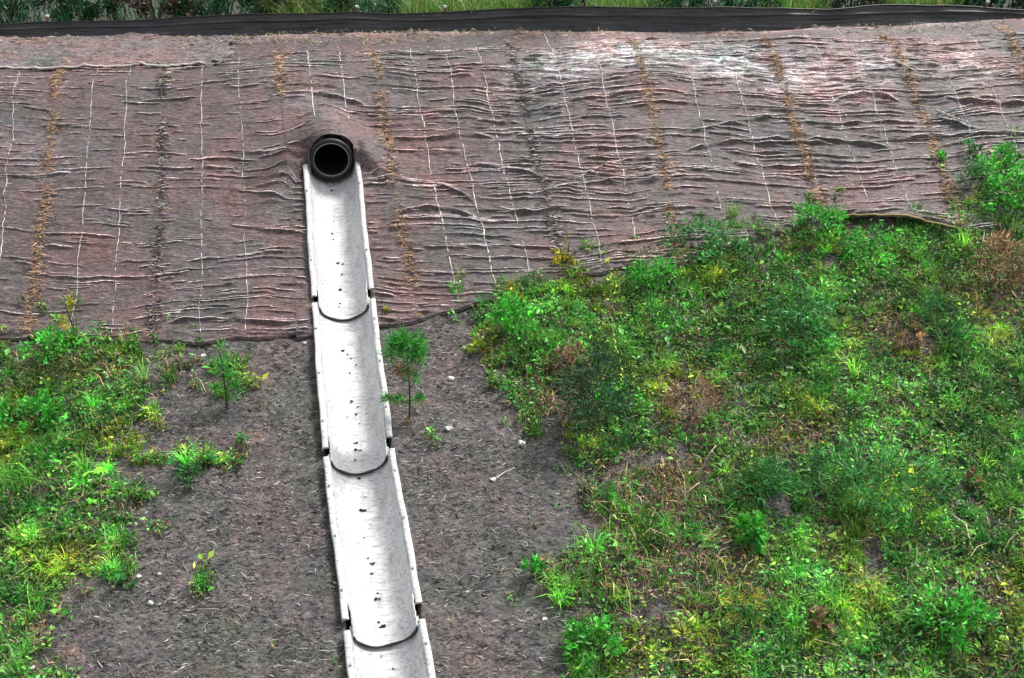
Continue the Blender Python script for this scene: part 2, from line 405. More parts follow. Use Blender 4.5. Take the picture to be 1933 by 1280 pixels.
# ------------------------------------------------------------------ drain troughs and outlet pipe
sec_label = ['white half pipe trough section starting under the black pipe mouth on the netting',
             'white half pipe trough section beside the tall pine seedling, second below the pipe mouth',
             'long white half pipe trough section in bare soil, third below the pipe mouth',
             'white half pipe trough section running out at the lower edge, lowest of the drain']
def half_profile(r0, r1, th0=0.0):
    th = np.linspace(th0, np.pi - th0, 29)
    inn = np.stack([r0 * np.cos(th), -r0 * np.sin(th)], -1)
    out = np.stack([r1 * np.cos(th), -r1 * np.sin(th)], -1)[::-1]
    return np.vstack([inn, out])
for k in range(4):
    A, B = JP[k], JP[k + 1]
    t = thing('half_pipe_trough', A, sec_label[k], 'drain trough', 'white half pipe sections of the drain')
    d = (B - A); L = np.linalg.norm(d); d = d / L
    s = np.cross(d, [0, 0, 1.0]); s /= np.linalg.norm(s); n = np.cross(s, d)
    # s points to the picture's left when walking down hill
    end = L + 0.055
    q = np.linspace(-0.03 if k else -0.05, end, 90)
    g = Geo(); rows = []
    for a in q:
        f = sstep(a, L - 0.30, L - 0.12)
        r0 = CR - 0.016 * f; lift = 0.016 * f
        r0 = r0 + 0.0026 * math.sin(a * 2 * math.pi / 0.06) + 0.0010 * math.sin(a * 31 + k)
        pr = half_profile(r0, r0 + 0.012)
        rows.append(A + d * a + s * pr[:, :1] + n * (pr[:, 1:] + lift))
    P = np.array(rows); P = np.concatenate([P, P[:, :1]], 1)
    # darker just below the pipe mouth, and streaks of silt along the bed
    bed = np.exp(-(((P - (A + d * q[:, None])[:, None]) @ s) / 0.075) ** 2)
    G = 1 - 0.16 * bed * sstep(noise(q[:, None] * 5 + 0 * bed, bed * 2 + k * 7, 141), -0.1, 0.6)
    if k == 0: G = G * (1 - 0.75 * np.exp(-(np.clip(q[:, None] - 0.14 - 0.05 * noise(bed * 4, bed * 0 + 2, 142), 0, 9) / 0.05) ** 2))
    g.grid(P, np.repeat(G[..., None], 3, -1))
    for e in (0, -1):                                  # end edges of the wall
        pr = P[e, :-1]; m = len(pr) // 2
        V = np.concatenate([pr[:m], pr[m:][::-1]]); i = np.arange(m - 1)
        g.add(V, np.stack([i, i + 1, m + i + 1, m + i], -1))
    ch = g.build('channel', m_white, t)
    # black tube drawing the lip edge and the overlap shadow at the lower end
    g = Geo(); th = np.linspace(0.12, np.pi - 0.12, 30)
    rr = CR - 0.012
    wob = 0.004 * np.sin(th * 5 + k)
    pts = A + d * (end + 0.004) + s * ((rr + 0.002) * np.cos(th))[:, None] + n * (-(rr + 0.002) * np.sin(th) + 0.016)[:, None] + d * wob[:, None]
    g.tube(pts, 0.0105 + 0.002 * np.sin(th * 7 + k), 8); g.build('lip_edge_shadow', m_black, t)
    for sg in (1, -1):                                 # flanges
        g = Geo()
        e0 = 0.01 if k else 0.0; e1 = L - (0.125 if sg < 0 else 0.085)
        nn = 40; aa = np.linspace(e0, e1, nn)
        w0, w1 = CR + 0.006, CR + 0.062
        prof = np.array([(w0, 0.002), (w0 + 0.006, 0.020), (w0 + 0.014, 0.026), (w1 - 0.012, 0.026), (w1 - 0.003, 0.020), (w1, 0.008), (w1, -0.028), (w1 - 0.008, -0.028), (w1 - 0.010, 0.0)])
        rows = []
        for a in aa:
            wv = 0.004 * math.sin(a * 5.3 + k * 2 + sg) + 0.002 * math.sin(a * 17 + k)
            rows.append(A + d * a + s * (sg * (prof[:, :1] + wv)) + n * (prof[:, 1:] + 0.003 * math.sin(a * 9 + sg)))
        P = np.array(rows); P = np.concatenate([P, P[:, :1]], 1)
        if sg < 0: P = P[:, ::-1]
        g.grid(P)
        for e in (0, -1):
            V = np.vstack([P[e, :-1], P[e, :-1].mean(0)]); m = len(V) - 1; i = np.arange(m)
            g.add(V, np.stack([i, (i + 1) % m, np.full(m, m)], -1))
        fl = g.build('flange', m_white, t)
        fl['_base'] = list(t['_base'])
        fr = [0.18, 0.5, 0.82] if k else [0.25, 0.75]
        for f in fr:
            a = e0 + f * (e1 - e0) + 0.03 * sg
            g = Geo(); c = A + d * a + s * sg * (CR + 0.034) + n * 0.025
            g.tube([c, c + n * 0.011, c + n * 0.013], [0.013, 0.012, 0.004], 7)
            g.build('bolt', m_liner, fl, smooth=False)

pt = thing('drain_pipe', PIPE_C, 'black round drain pipe mouth sticking out of the netted bank', 'pipe')
pd = -PA + np.array([0, 0, -0.13]); pd /= np.linalg.norm(pd)     # out of the bank
def ring_tube(g, prof):
    """lathe (distance along pd, radius) profile about the pipe axis"""
    s = PS; n = np.cross(s, pd); an = np.linspace(0, 2 * np.pi, 49)
    if n[2] < 0: n = -n
    P = np.array([[PIPE_C + pd * a + r * (s * math.cos(x) + n * math.sin(x)) for x in an] for a, r in prof])
    g.grid(P)
g = Geo()
prof = [(-1.1, PIPE_R - 0.01)]
for j in range(12): prof += [(-0.95 + j * 0.075, PIPE_R - 0.012), (-0.93 + j * 0.075, PIPE_R), (-0.90 + j * 0.075, PIPE_R), (-0.88 + j * 0.075, PIPE_R - 0.012)]
prof += [(0.02, PIPE_R - 0.004), (0.03, PIPE_R + 0.012), (0.075, PIPE_R + 0.014), (0.088, PIPE_R + 0.006), (0.088, PIPE_R - 0.024), (0.080, PIPE_R - 0.03), (0.0, PIPE_R - 0.034)]
ring_tube(g, prof); g.build('pipe_wall', m_black, pt)
g = Geo(); ring_tube(g, [(0.07, PIPE_R - 0.029), (0.094, PIPE_R - 0.029), (0.097, PIPE_R - 0.032), (0.094, PIPE_R - 0.035), (0.078, PIPE_R - 0.035), ]); g.build('liner_ring', m_liner, pt)
g = Geo(); bore = []
for j in range(13): bore += [(0.0 - j * 0.08, PIPE_R - 0.036), (-0.03 - j * 0.08, PIPE_R - 0.036), (-0.045 - j * 0.08, PIPE_R - 0.028), (-0.065 - j * 0.08, PIPE_R - 0.028)]
ring_tube(g, bore + [(-1.1, PIPE_R - 0.034), (-1.1, 0.001)]); g.build('pipe_bore', m_black, pt)

# crumbs of dirt lying in the troughs
CRUMBS = [(627, 441, 5), (629, 452, 3), (641, 497, 6), (647, 499, 5), (645, 518, 4), (642, 547, 6), (643, 574, 5), (640, 580, 3), (626, 360, 4), (622, 352, 3), (630, 418, 3),
          (647, 662, 6), (657, 669, 3), (662, 677, 4), (672, 689, 4), (660, 704, 3), (664, 758, 7), (675, 768, 4), (673, 782, 5), (656, 787, 3), (679, 800, 3), (672, 837, 5), (671, 849, 6), (680, 850, 4), (671, 869, 4),
          (678, 903, 6), (690, 938, 3), (683, 964, 8), (687, 1016, 4), (695, 1053, 4), (703, 1065, 7), (702, 1083, 5), (713, 1120, 4), (709, 1131, 7), (716, 1131, 4), (716, 1175, 5), (721, 1184, 8), (727, 1180, 4), (700, 990, 2),
          (720, 1240, 3), (742, 1262, 4)]
cl = ['small dark crumb of dirt in the trough section under the pipe mouth', 'small dark crumb of dirt in the trough section beside the tall seedling',
      'small dark crumb of dirt in the third trough section', 'small dark crumb of dirt in the lowest trough section']
CA = [(JP[k], JP[k + 1]) for k in range(4)]
def trough_hit(u, v):
    dr = ray(u, v); dr = dr / np.linalg.norm(dr)
    for t_ in np.arange(4, 14, 0.004):
        p = CAM + dr * t_
        for k in range(4):
            A, B = CA[k]; d = B - A; L = np.linalg.norm(d); d = d / L
            a = (p - A) @ d
            if -0.02 <= a <= L + 0.055:
                sv = np.cross(d, [0, 0, 1.0]); sv /= np.linalg.norm(sv); nv = np.cross(sv, d)
                x = (p - A) @ sv; z = (p - A) @ nv
                f = float(sstep(a, L - 0.30, L - 0.12)); r0 = CR - 0.016 * f; z = z - 0.016 * f
                if z < 0.0 and abs(x) < r0 and math.hypot(x, z) >= r0 - 0.004: return p, k
    return None, 0
for i, (u, v, r) in enumerate(CRUMBS):
    p, k = trough_hit(u, v)
    if p is None: continue
    g = Geo(); m = r / pxm(p) * 0.52
    for j in range(3):
        o = rng.normal(0, m * 0.55, 3) * [1, 0.6, 0.2]
        g.blob(p + o + [0, 0, m * 0.25], np.array([m, m * 0.8, m * 0.5]) * rng.uniform(0.5, 1.0), i * 5 + j, (0.02, 0.019, 0.018), 5, 0.7)
    o = g.build('dirt_crumb', m_crumb)
    tag(o, cl[k], 'dirt', 'dark crumbs of dirt in the white troughs')

# ------------------------------------------------------------------ erosion netting
SEAM = [[(-300, 76), (-330, 300), (-390, 640)], [(137, 72), (100, 250), (55, 640)], [(322, 72), (306, 300), (288, 650)], [(522, 70), (542, 260), (566, 640)],
        [(700, 66), (735, 300), (792, 608)], [(950, 62), (1000, 250), (1072, 528)], [(1175, 64), (1238, 250), (1280, 505)], [(1430, 64), (1500, 240), (1560, 416)],
        [(1640, 55), (1745, 240), (1815, 436)], [(1870, 42), (1965, 230), (2070, 450)], [(2330, 35), (2440, 220), (2560, 450)]]
def seam_curve(px):
    p = np.array([hit(*q) for q in px]); d = np.r_[0, np.cumsum(np.linalg.norm(np.diff(p, axis=0), axis=1))]; d /= d[-1]
    return [np.polyfit(d, p[:, j], 2) for j in (0, 1)]
SC = [seam_curve(s) for s in SEAM]
def seam_xy(i, t):
    wob = 0.012 * noise(t * 9, i * 3.3, 31)
    return np.polyval(SC[i][0], t) + wob, np.polyval(SC[i][1], t)
def wrinkle(x, y, amp):
    s = y / math.cos(R(28))
    ws = 0.16 * noise(x * 0.55, s * 0.7, 41) + 0.05 * noise(x * 1.7, s * 1.6, 42) + 0.02 * noise(x * 5, s * 3, 46)
    n1 = noise(x * 0.75 + 7, (s + ws) * 6.2, 43); r1 = np.clip(1 - np.abs(n1) * 2.6, 0, 1) ** 2
    n2 = noise(x * 1.7, (s + ws * 1.2) * 11.5, 44); r2 = np.clip(1 - np.abs(n2) * 2.6, 0, 1) ** 2
    n3 = noise(x * 4.2, (s + ws) * 21, 47)
    m = sstep(noise(x * 0.8, s * 0.9, 45), -0.45, 0.35)
    return amp * (0.034 * r1 * (0.35 + 0.65 * m) + 0.018 * r2 * (0.4 + 0.6 * m)) + (0.4 + 0.6 * amp) * 0.005 * n3 + 0.003 * noise(x * 16, s * 30, 48)
# long single folds: (u, v) polyline, height
STAIN = [(1060, 118, 75, 18, 1.1), (1160, 98, 70, 24, 1.6), (1270, 100, 90, 20, 1.3), (1390, 122, 90, 26, 1.5), (1465, 148, 40, 24, 1.2), (1560, 150, 90, 45, 0.7), (1680, 110, 110, 40, 0.55), (1840, 120, 60, 30, 0.9), (1060, 140, 50, 14, 0.5),
         (960, 165, 30, 25, 0.35), (60, 290, 60, 60, 0.15), (600, 190, 60, 40, 0.2)]
FOLDS = [([(742, 264), (800, 268), (860, 262), (935, 268)], 0.045), ([(748, 412), (800, 398), (850, 402), (905, 420)], 0.05), ([(800, 352), (850, 362), (900, 390)], 0.04),
         ([(930, 395), (1000, 405), (1070, 395)], 0.045), ([(985, 182), (1080, 165), (1190, 150)], 0.04), ([(1010, 215), (1100, 195), (1220, 178)], 0.045),
         ([(1000, 268), (1120, 262), (1240, 270)], 0.04), ([(880, 318), (960, 326), (1030, 342)], 0.045), ([(1090, 345), (1180, 310), (1250, 312)], 0.045), ([(1000, 372), (1120, 352), (1250, 335)], 0.04),
         ([(1290, 290), (1400, 272), (1500, 270)], 0.045), ([(1290, 255), (1400, 235), (1480, 222)], 0.045), ([(1515, 270), (1600, 275), (1690, 288)], 0.045), ([(1560, 205), (1640, 185), (1700, 200)], 0.05),
         ([(1780, 190), (1850, 200), (1950, 198)], 0.06), ([(1700, 268), (1800, 262), (1950, 258)], 0.05), ([(1760, 228), (1800, 240), (1850, 250)], 0.05), ([(590, 180), (640, 190), (690, 205)], 0.04),
         ([(300, 622), (400, 608), (500, 614), (590, 609)], 0.05), ([(430, 288), (500, 300), (570, 312)], 0.03), ([(430, 360), (500, 376), (575, 385)], 0.03), ([(440, 430), (520, 440), (580, 445)], 0.03)]
# every fold of the fabric is a crest line with a steep lower side; all are laid into one height map
FX0, FX1, FY0, FY1, FDX, FDY = -9.0, 10.5, 7.8, 13.0, 0.012, 0.006
NY = 0
FMAP = np.zeros((int((FY1 - FY0) / FDY), int((FX1 - FX0) / FDX)))
fgx = FX0 + np.arange(FMAP.shape[1]) * FDX; fgy = FY0 + np.arange(FMAP.shape[0]) * FDY
CRESTS = []
def lay_fold(xs, ys, h, crest_shine, wide=1.0):
    i0 = max(int((xs[0] - FX0) / FDX), 0); i1 = min(int((xs[-1] - FX0) / FDX) + 1, FMAP.shape[1])
    if i1 - i0 < 4: return
    gx_ = fgx[i0:i1]; yy = np.interp(gx_, xs, ys) + 0.010 * noise(gx_ * 6, ys[0] * 5 + 0 * gx_, 51) + 0.004 * noise(gx_ * 19, ys[0] * 9 + 0 * gx_, 53)
    f = (gx_ - gx_[0]) / (gx_[-1] - gx_[0]); e = np.clip(np.minimum(f, 1 - f) * 6, 0, 1) ** 0.7 * (0.75 + 0.45 * noise(gx_ * 5, ys[0] * 3 + 0 * gx_, 54))
    j0 = max(int((yy.min() - 0.08 - FY0) / FDY), 0); j1 = min(int((yy.max() + 0.14 - FY0) / FDY) + 1, FMAP.shape[0])
    if j1 <= j0: return
    dd = fgy[j0:j1][:, None] - yy[None]
    w = np.where(dd > 0, np.exp(-(dd / (0.034 * wide)) ** 2), np.exp(-(dd / (0.010 * wide)) ** 2))
    FMAP[j0:j1, i0:i1] = np.maximum(FMAP[j0:j1, i0:i1], h * e[None] * w)
    CRESTS.append((gx_, yy, e, crest_shine))
for pl, h in FOLDS:
    q = np.array([hit(u, v)[:2] for u, v in pl]); xs = np.linspace(q[0, 0], q[-1, 0], 40)
    k = min(3, len(q) - 1); ys = np.polyval(np.polyfit(q[:, 0] - q[0, 0], q[:, 1], k), xs - q[0, 0]); lay_fold(xs, ys, h * 1.05, 0.9, 1.3)
xr = np.array([hit(u, 300)[0] for u in (-300, 100, 290, 560, 740, 1000, 1250, 1520, 1770, 2000, 2450)]); wr = np.array([0.45, 0.45, 0.5, 0.75, 0.85, 1.0, 1.0, 1.0, 0.95, 0.9, 0.8])
def rise(x, y): return 0.10 * noise(x * 0.5 + 3, y * 0.7, 55) + 0.05 * noise(x * 1.3, y * 1.1, 56) + 0.05 * np.sin((x - 1.0) * 1.5)
frng = np.random.default_rng(5)
for k in range(1500):
    x = frng.uniform(-8, 9.5); y = frng.uniform(8.0, 12.6); a = float(np.interp(x, xr, wr))
    if frng.uniform() > a ** 1.3: continue
    L = math.exp(frng.normal(math.log(0.62), 0.55)) * (0.5 + 0.7 * a); xs = np.linspace(x - L / 2, x + L / 2, 30)
    ys = y + rise(xs, y + 0 * xs) - float(rise(np.array(x), np.array(y))) * 0.3
    lay_fold(xs, ys, (0.010 + 0.022 * frng.uniform() ** 1.3) * (0.55 + 0.45 * a), frng.uniform(), 0.75)
for a_, b_, ra, rb, kk in STAIN[:10]:
    for k in range(int(26 * ra / 60)):
        p_ = hit(a_ + frng.normal(0, ra * 0.6), b_ + frng.normal(0, rb * 0.6)); L = math.exp(frng.normal(math.log(0.25), 0.4)); xs = np.linspace(p_[0] - L / 2, p_[0] + L / 2, 16)
        lay_fold(xs, p_[1] + 0.3 * rise(xs, p_[1] + 0 * xs) - 0.3 * float(rise(np.array(p_[0]), np.array(p_[1]))) + 0.03 * frng.normal() * np.sin((xs - xs[0]) * 6), 0.012 + 0.02 * frng.uniform(), frng.uniform() - 0.5, 0.8)
for k in range(2600):
    x = frng.uniform(-8, 9.5); y = frng.uniform(8.0, 12.6)
    L = math.exp(frng.normal(math.log(0.22), 0.45)); xs = np.linspace(x - L / 2, x + L / 2, 16); ys = y + rise(xs, y + 0 * xs) - float(rise(np.array(x), np.array(y))) * 0.3
    lay_fold(xs, ys, 0.005 + 0.009 * frng.uniform(), frng.uniform() - 0.45, 0.6)
def folds(x, y):
    gxf = np.clip((x - FX0) / FDX, 0, FMAP.shape[1] - 2.001); gyf = np.clip((y - FY0) / FDY, 0, FMAP.shape[0] - 2.001)
    a = gxf.astype(int); b = gyf.astype(int); fa = gxf - a; fb = gyf - b
    return (FMAP[b, a] * (1 - fa) + FMAP[b, a + 1] * fa) * (1 - fb) + (FMAP[b + 1, a] * (1 - fa) + FMAP[b + 1, a + 1] * fa) * fb
AMP = [0.45, 0.35, 0.55, 0.7, 0.8, 1.1, 1.1, 1.0, 1.1, 1.0]
def net_z(x, y, i, a, t):
    amp = AMP[i] * (0.7 + 0.3 * noise(x * 1.2, y * 1.2, 52))
    fr = STITCH[i]; pin = np.ones_like(a)
    for f in fr: pin = pin * (1 - 0.55 * np.exp(-((a - f) / 0.045) ** 2))
    z = Hg(x, y) + 0.026 + 0.004 * (i % 2) + 0.6 * wrinkle(x, y, amp) * pin + folds(x, y) * (0.4 + 0.6 * pin)
    z = z + 0.018 * np.exp(-((t - 0.985) / 0.012) ** 2)                 # rolled hem at the toe
    if i == 7: z = z + 0.10 * sstep(t, 0.90, 1.0) * np.sin(np.pi * np.clip(a * 1.1 - 0.05, 0, 1))
    return z
STITCH = [[0.2, 0.42, 0.62, 0.82], [0.34, 0.66], [0.32, 0.64], [0.30, 0.64], [0.27, 0.52, 0.76], [0.33, 0.66], [0.34, 0.67], [0.36, 0.66], [0.35, 0.68], [0.25, 0.5, 0.75]]
def stain(x, y, z, t):
    u, v = proj(np.stack([x, y, z], -1)); w = 0 * u
    for a_, b_, ra, rb, k in STAIN: w = w + k * np.exp(-((u - a_) / ra) ** 2 - ((v - b_) / rb) ** 2)
    st = sstep(noise(x * 2.2, y * 26 + 0.8 * noise(x * 2, y * 2, 146), 147) + 0.5 * noise(x * 6, y * 50, 148), -0.35, 0.5)
    w = np.clip(w * (0.25 + 1.1 * st), 0, 1.5)
    crest = np.exp(-(np.asarray(t) / 0.035) ** 2) * (0.6 + 0.5 * noise(x * 2.5, y * 3, 149))
    c = np.ones(u.shape + (3,)) * (1 + 4.2 * w + 2.8 * crest)[..., None]
    c = c * (1 + np.stack([-0.09 * w, 0.08 * w, 0.08 * w], -1))
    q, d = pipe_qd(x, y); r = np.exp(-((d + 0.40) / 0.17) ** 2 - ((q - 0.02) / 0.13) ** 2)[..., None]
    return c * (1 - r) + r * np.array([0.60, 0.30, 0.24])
NL = ['brown erosion netting strip at the left edge, bordered by an orange straw seam',
      'smooth brown erosion netting strip between the orange straw seam and the black speckled seam',
      'brown erosion netting strip left of the trough, beginning at the black speckled seam',
      'brown erosion netting strip draped over the black pipe mouth',
      'brown erosion netting strip right of the pipe with a long dark crease across it',
      'wrinkled brown erosion netting strip ending just right of the yellow weed',
      'brown erosion netting strip with closely stacked pale wrinkles below the torn white fabric',
      'brown erosion netting strip whose lifted yellowish hem hangs over the green weeds',
      'creased brown erosion netting strip behind the two small round green weeds',
      'brown erosion netting strip in the upper right corner below the black fence']
ORANGE = [0.0, 1.0, 0.55, 0.9, 0.75, 0.35, 0.75, 0.9, 0.8, 0.7, 0.3]
for i in range(len(SEAM) - 1):
    xa, ya = seam_xy(i, np.array([0.5])); xb, yb = seam_xy(i + 1, np.array([0.5]))
    wdt = float(np.hypot(xb - xa, yb - ya)[0]); na = int(wdt / 0.014) + 2; ntt = 290
    t = np.linspace(0, 1, 430)[:, None]; a = np.linspace(-0.02, 1.0, na)[None]
    x0, y0 = seam_xy(i, t); x1, y1 = seam_xy(i + 1, t)
    x = x0 * (1 - a) + x1 * a; y = y0 * (1 - a) + y1 * a
    y = y + sstep(t, 0.8, 1) * 0.05 * noise(x * 2.2, 0 * x + i, 61)     # ragged toe
    tt = t + 0 * a; z = net_z(x, y, i, a + 0 * t, tt)
    base = np.array([x[-1, na // 2], y[-1, na // 2], float(Hg(x[-1, na // 2], y[-1, na // 2]))])
    th = thing('erosion_blanket', base, NL[i], 'erosion netting', 'netting strips pegged down the bank')
    g = Geo(); P = np.stack([x, y, z], -1); P[..., 1] -= (z - Hg(x, y)) * 0.35
    g.grid(P, stain(x, y, z, tt), open_mouth(P))
    lip = P[-1].copy(); lip2 = lip + [0, -0.006, -0.03]; g.grid(np.stack([lip, lip2]))
    # pale tubes painting crease highlights along the fold crests, part of the sheet mesh
    xl = seam_xy(i, np.linspace(0, 1, 60)); xr_ = seam_xy(i + 1, np.linspace(0, 1, 60))
    ordl = np.argsort(xl[1]); ordr = np.argsort(xr_[1])
    for cx, cy, ce, crest_shine in CRESTS:
        if crest_shine < 0.18: continue
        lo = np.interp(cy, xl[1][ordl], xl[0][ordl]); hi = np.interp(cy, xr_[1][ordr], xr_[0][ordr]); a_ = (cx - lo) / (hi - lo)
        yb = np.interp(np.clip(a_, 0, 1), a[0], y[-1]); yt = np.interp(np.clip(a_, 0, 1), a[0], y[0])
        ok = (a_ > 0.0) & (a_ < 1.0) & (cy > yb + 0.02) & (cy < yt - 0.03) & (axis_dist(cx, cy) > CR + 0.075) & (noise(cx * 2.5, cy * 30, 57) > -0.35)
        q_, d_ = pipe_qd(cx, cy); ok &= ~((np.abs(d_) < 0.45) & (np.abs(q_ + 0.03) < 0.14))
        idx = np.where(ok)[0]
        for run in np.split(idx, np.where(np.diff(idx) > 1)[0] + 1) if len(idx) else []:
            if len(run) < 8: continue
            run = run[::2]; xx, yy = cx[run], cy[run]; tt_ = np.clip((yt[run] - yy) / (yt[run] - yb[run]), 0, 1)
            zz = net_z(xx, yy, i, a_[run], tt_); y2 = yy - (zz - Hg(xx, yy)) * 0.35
            w_ = 0.0060 * (0.55 + 0.5 * crest_shine) * np.sin(np.linspace(0.15, np.pi - 0.15, len(run))) ** 0.4
            cc = np.array([5.2, 5.9, 5.8]) * (0.75 + 0.5 * crest_shine)
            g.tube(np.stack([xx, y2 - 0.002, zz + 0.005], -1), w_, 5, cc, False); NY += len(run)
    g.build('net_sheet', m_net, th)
    # white thread stitch lines
    for f in STITCH[i]:
        wk = 1.0 if i < 3 else 1.35
        ts = np.linspace(0.02 if i > 4 else 0.14, 0.985, 420)
        fa = f + 0.016 * noise(ts * 14, i * 7 + f * 30, 62) + 0.006 * noise(ts * 50, i * 7 + f * 30, 162)
        X0, Y0 = seam_xy(i, ts); X1, Y1 = seam_xy(i + 1, ts)
        xs = X0 * (1 - fa) + X1 * fa; ys = Y0 * (1 - fa) + Y1 * fa
        Hh = Hg(xs, ys); zs = net_z(xs, ys, i, fa, ts); ys2 = ys - (zs - Hh) * 0.35
        w = 0.0040 * wk + 0.004 * noise(ts * 85, f * 9 + i, 63)
        keep = (0.7 * noise(ts * 75, i * 2.1 + f * 5, 64) + 0.55 * noise(ts * 9, i * 4.1 + f * 3, 65)) > -0.22
        keep &= axis_dist(xs, ys) > CR + 0.08
        g = Geo()
        Lp = np.stack([xs - w, ys2, zs + 0.003], -1); Cp = np.stack([xs, ys2 - 0.004, zs + 0.009], -1); Rp = np.stack([xs + w, ys2, zs + 0.003], -1)
        cc = np.repeat((0.40 * wk + 0.3 * noise(ts * 25, f * 3 + i, 66))[:, None, None], 3, 1) * np.array([1, 0.97, 0.95])
        kp = np.repeat((keep[:-1] & keep[1:])[:, None], 2, 1)
        if kp.any():
            g.grid(np.stack([Lp, Cp, Rp], 1), cc, kp); g.build('stitch_line', m_thread, th)
    # straw fringe along the left seam
    n = int(2300 * (0.3 + ORANGE[i])); ts = rng.uniform(0.10 if i > 4 else 0.17, 0.99, n)
    ts = ts[(noise(ts * 11, i * 3.0 + 0 * ts, 67) + 0.5 * noise(ts * 30, i * 5.0 + 0 * ts, 68) + rng.normal(0, 0.2, n)) > -0.15]; n = len(ts)
    X0, Y0 = seam_xy(i, ts); off = rng.normal(0, 0.036, n) * (0.6 + 0.8 * rng.uniform(size=n)) + 0.03 * noise(ts * 8, i * 3.0 + 0 * ts, 69)
    xs = X0 + off; ys = Y0 + rng.normal(0, 0.01, n)
    aa = np.clip(off / wdt, -0.02, 1); zs = net_z(xs, ys, i, aa, ts) + 0.003 + np.abs(rng.normal(0, 0.004, n))
    ys = ys - (zs - Hg(xs, ys)) * 0.35
    ok = (axis_dist(xs, ys) > CR + 0.10)
    if i == 3: ok &= ts < 0.36
    pick = rng.uniform(size=n)
    C = np.array([0.46, 0.29, 0.17])[None] * rng.uniform(0.6, 1.5, (n, 1))
    C[pick < 0.25] = np.array([0.55, 0.42, 0.30]) * rng.uniform(0.7, 1.3)
    C[pick > 0.80] = (0.06, 0.045, 0.042)
    if i in (2, 5): C[(pick > 0.35)] = (0.025, 0.024, 0.026); C[pick < 0.2] = (0.6, 0.58, 0.55)
    if i == 0: ok[:] &= True
    dv = np.stack([rng.normal(1.0, 0.5, n) * np.sign(rng.normal(size=n)), rng.normal(0, 0.45, n), rng.normal(0, 0.2, n)], -1)
    g = Geo(); g.strips(np.stack([xs, ys, zs], -1)[ok], dv[ok], rng.uniform(0.025, 0.12, ok.sum()), rng.uniform(0.0025, 0.006, ok.sum()), 0.005, C[ok])
    tag(g.build('straw_fringe', m_straw, th), kind='stuff')
    if i == 7:                                                            # yellow stained lifted hem
        xs = x[-1]; g = Geo(); pts = P[-1] + [0, -0.012, -0.004]
        g.tube(pts[::3], 0.009, 6, (0.42, 0.30, 0.10)); g.build('hem_cord', m_straw, th)

# strip laid along the top of the bank, left half
def patch(name, label, cat, m, tl, tr, br, bl, amp, lift, tear=0.0, roll=0.0, nx=300, ny=110, seed=70, parts=None):
    c = [hit(*q) for q in (tl, tr, br, bl)]
    b = thing(name, c[3] * 0.5 + c[2] * 0.5, label, cat)
    u = np.linspace(0, 1, nx)[None]; v = np.linspace(0, 1, ny)[:, None]
    x = (c[0][0] * (1 - u) + c[1][0] * u) * (1 - v) + (c[3][0] * (1 - u) + c[2][0] * u) * v
    y = (c[0][1] * (1 - u) + c[1][1] * u) * (1 - v) + (c[3][1] * (1 - u) + c[2][1] * u) * v
    y = y + 0.05 * noise(x * 1.1, v * 1.2, seed) * sstep(v, 0.3, 1)
    s = y
    n1 = noise(x * 1.0, s * 12 + 0.8 * noise(x, s, seed + 1), seed + 2); n2 = noise(x * 2.2, s * 24 + noise(x * 2, s * 2, seed + 6), seed + 3)
    z = Hg(x, y) + lift + amp * (0.030 * np.clip(1 - np.abs(n1) * 3.2, 0, 1) ** 2 + 0.018 * np.clip(1 - np.abs(n2) * 3.0, 0, 1) ** 2 + 0.006 * noise(x * 5, s * 36, seed + 4))
    z = z + roll * np.exp(-((v - 0.955) / 0.03) ** 2) * (0.6 + 0.4 * noise(x * 2.3, 0 * x, seed + 5))
    edge = np.minimum(np.minimum(u, 1 - u) * 4, np.minimum(v, 1 - v) * 2)
    P = np.stack([x, y, z], -1)
    keep = None; g = None
    if tear:
        q = edge + tear * fbm(x * 1.2, y * 6.5, seed + 9, 5) * 0.9
        keep = (q[:-1, :-1] > 0.10)
    g = Geo(); g.grid(P, None, keep); g.build('fabric_sheet', m, b)
    return b, P
tb, TP = patch('anchor_strip', 'faded pinkish netting strip with a pale corded edge along the top left of the bank', 'netting strip', m_netgrey,
               (-320, 75), (470, 70), (440, 128), (-320, 147), 0.9, 0.034, 0.16, 0.035, 300, 90, 70)
g = Geo(); xs = TP[-3:, :, :]; e = TP[-4]; keepn = int(len(e) * 0.93)
tube = e[:keepn:2] + [0, -0.01, 0.012]; tube = tube + np.stack([0 * tube[:, 0], 0.006 * noise(tube[:, 0] * 6, 0 * tube[:, 0], 5), 0.006 * noise(tube[:, 0] * 9, 0 * tube[:, 0], 6)], -1)
g.tube(tube, 0.012, 7, (0.62, 0.58, 0.54)); g.build('edge_cord', m_thread, tb)
n = 900; uu = rng.beta(1.3, 1.3, n); k = (uu * (TP.shape[1] - 1)).astype(int); vv = rng.integers(3, 66, n); p = TP[vv, k] + [0, 0, 0.008]
sel = (noise(p[:, 0] * 1.4, p[:, 1] * 2, 77) > 0.15)
C = np.where(rng.uniform(size=(n, 1)) < 0.6, [[0.42, 0.34, 0.22]], [[0.20, 0.16, 0.09]]) * rng.uniform(0.6, 1.4, (n, 1))
dv = np.stack([rng.normal(0, 1, n), rng.normal(0, 0.6, n), 0 * p[:, 0]], -1)
g = Geo(); g.strips(p[sel], dv[sel], rng.uniform(0.05, 0.16, sel.sum()), rng.uniform(0.005, 0.01, sel.sum()), 0.012, C[sel]); tag(g.build('caught_straw', m_straw, tb), kind='stuff')
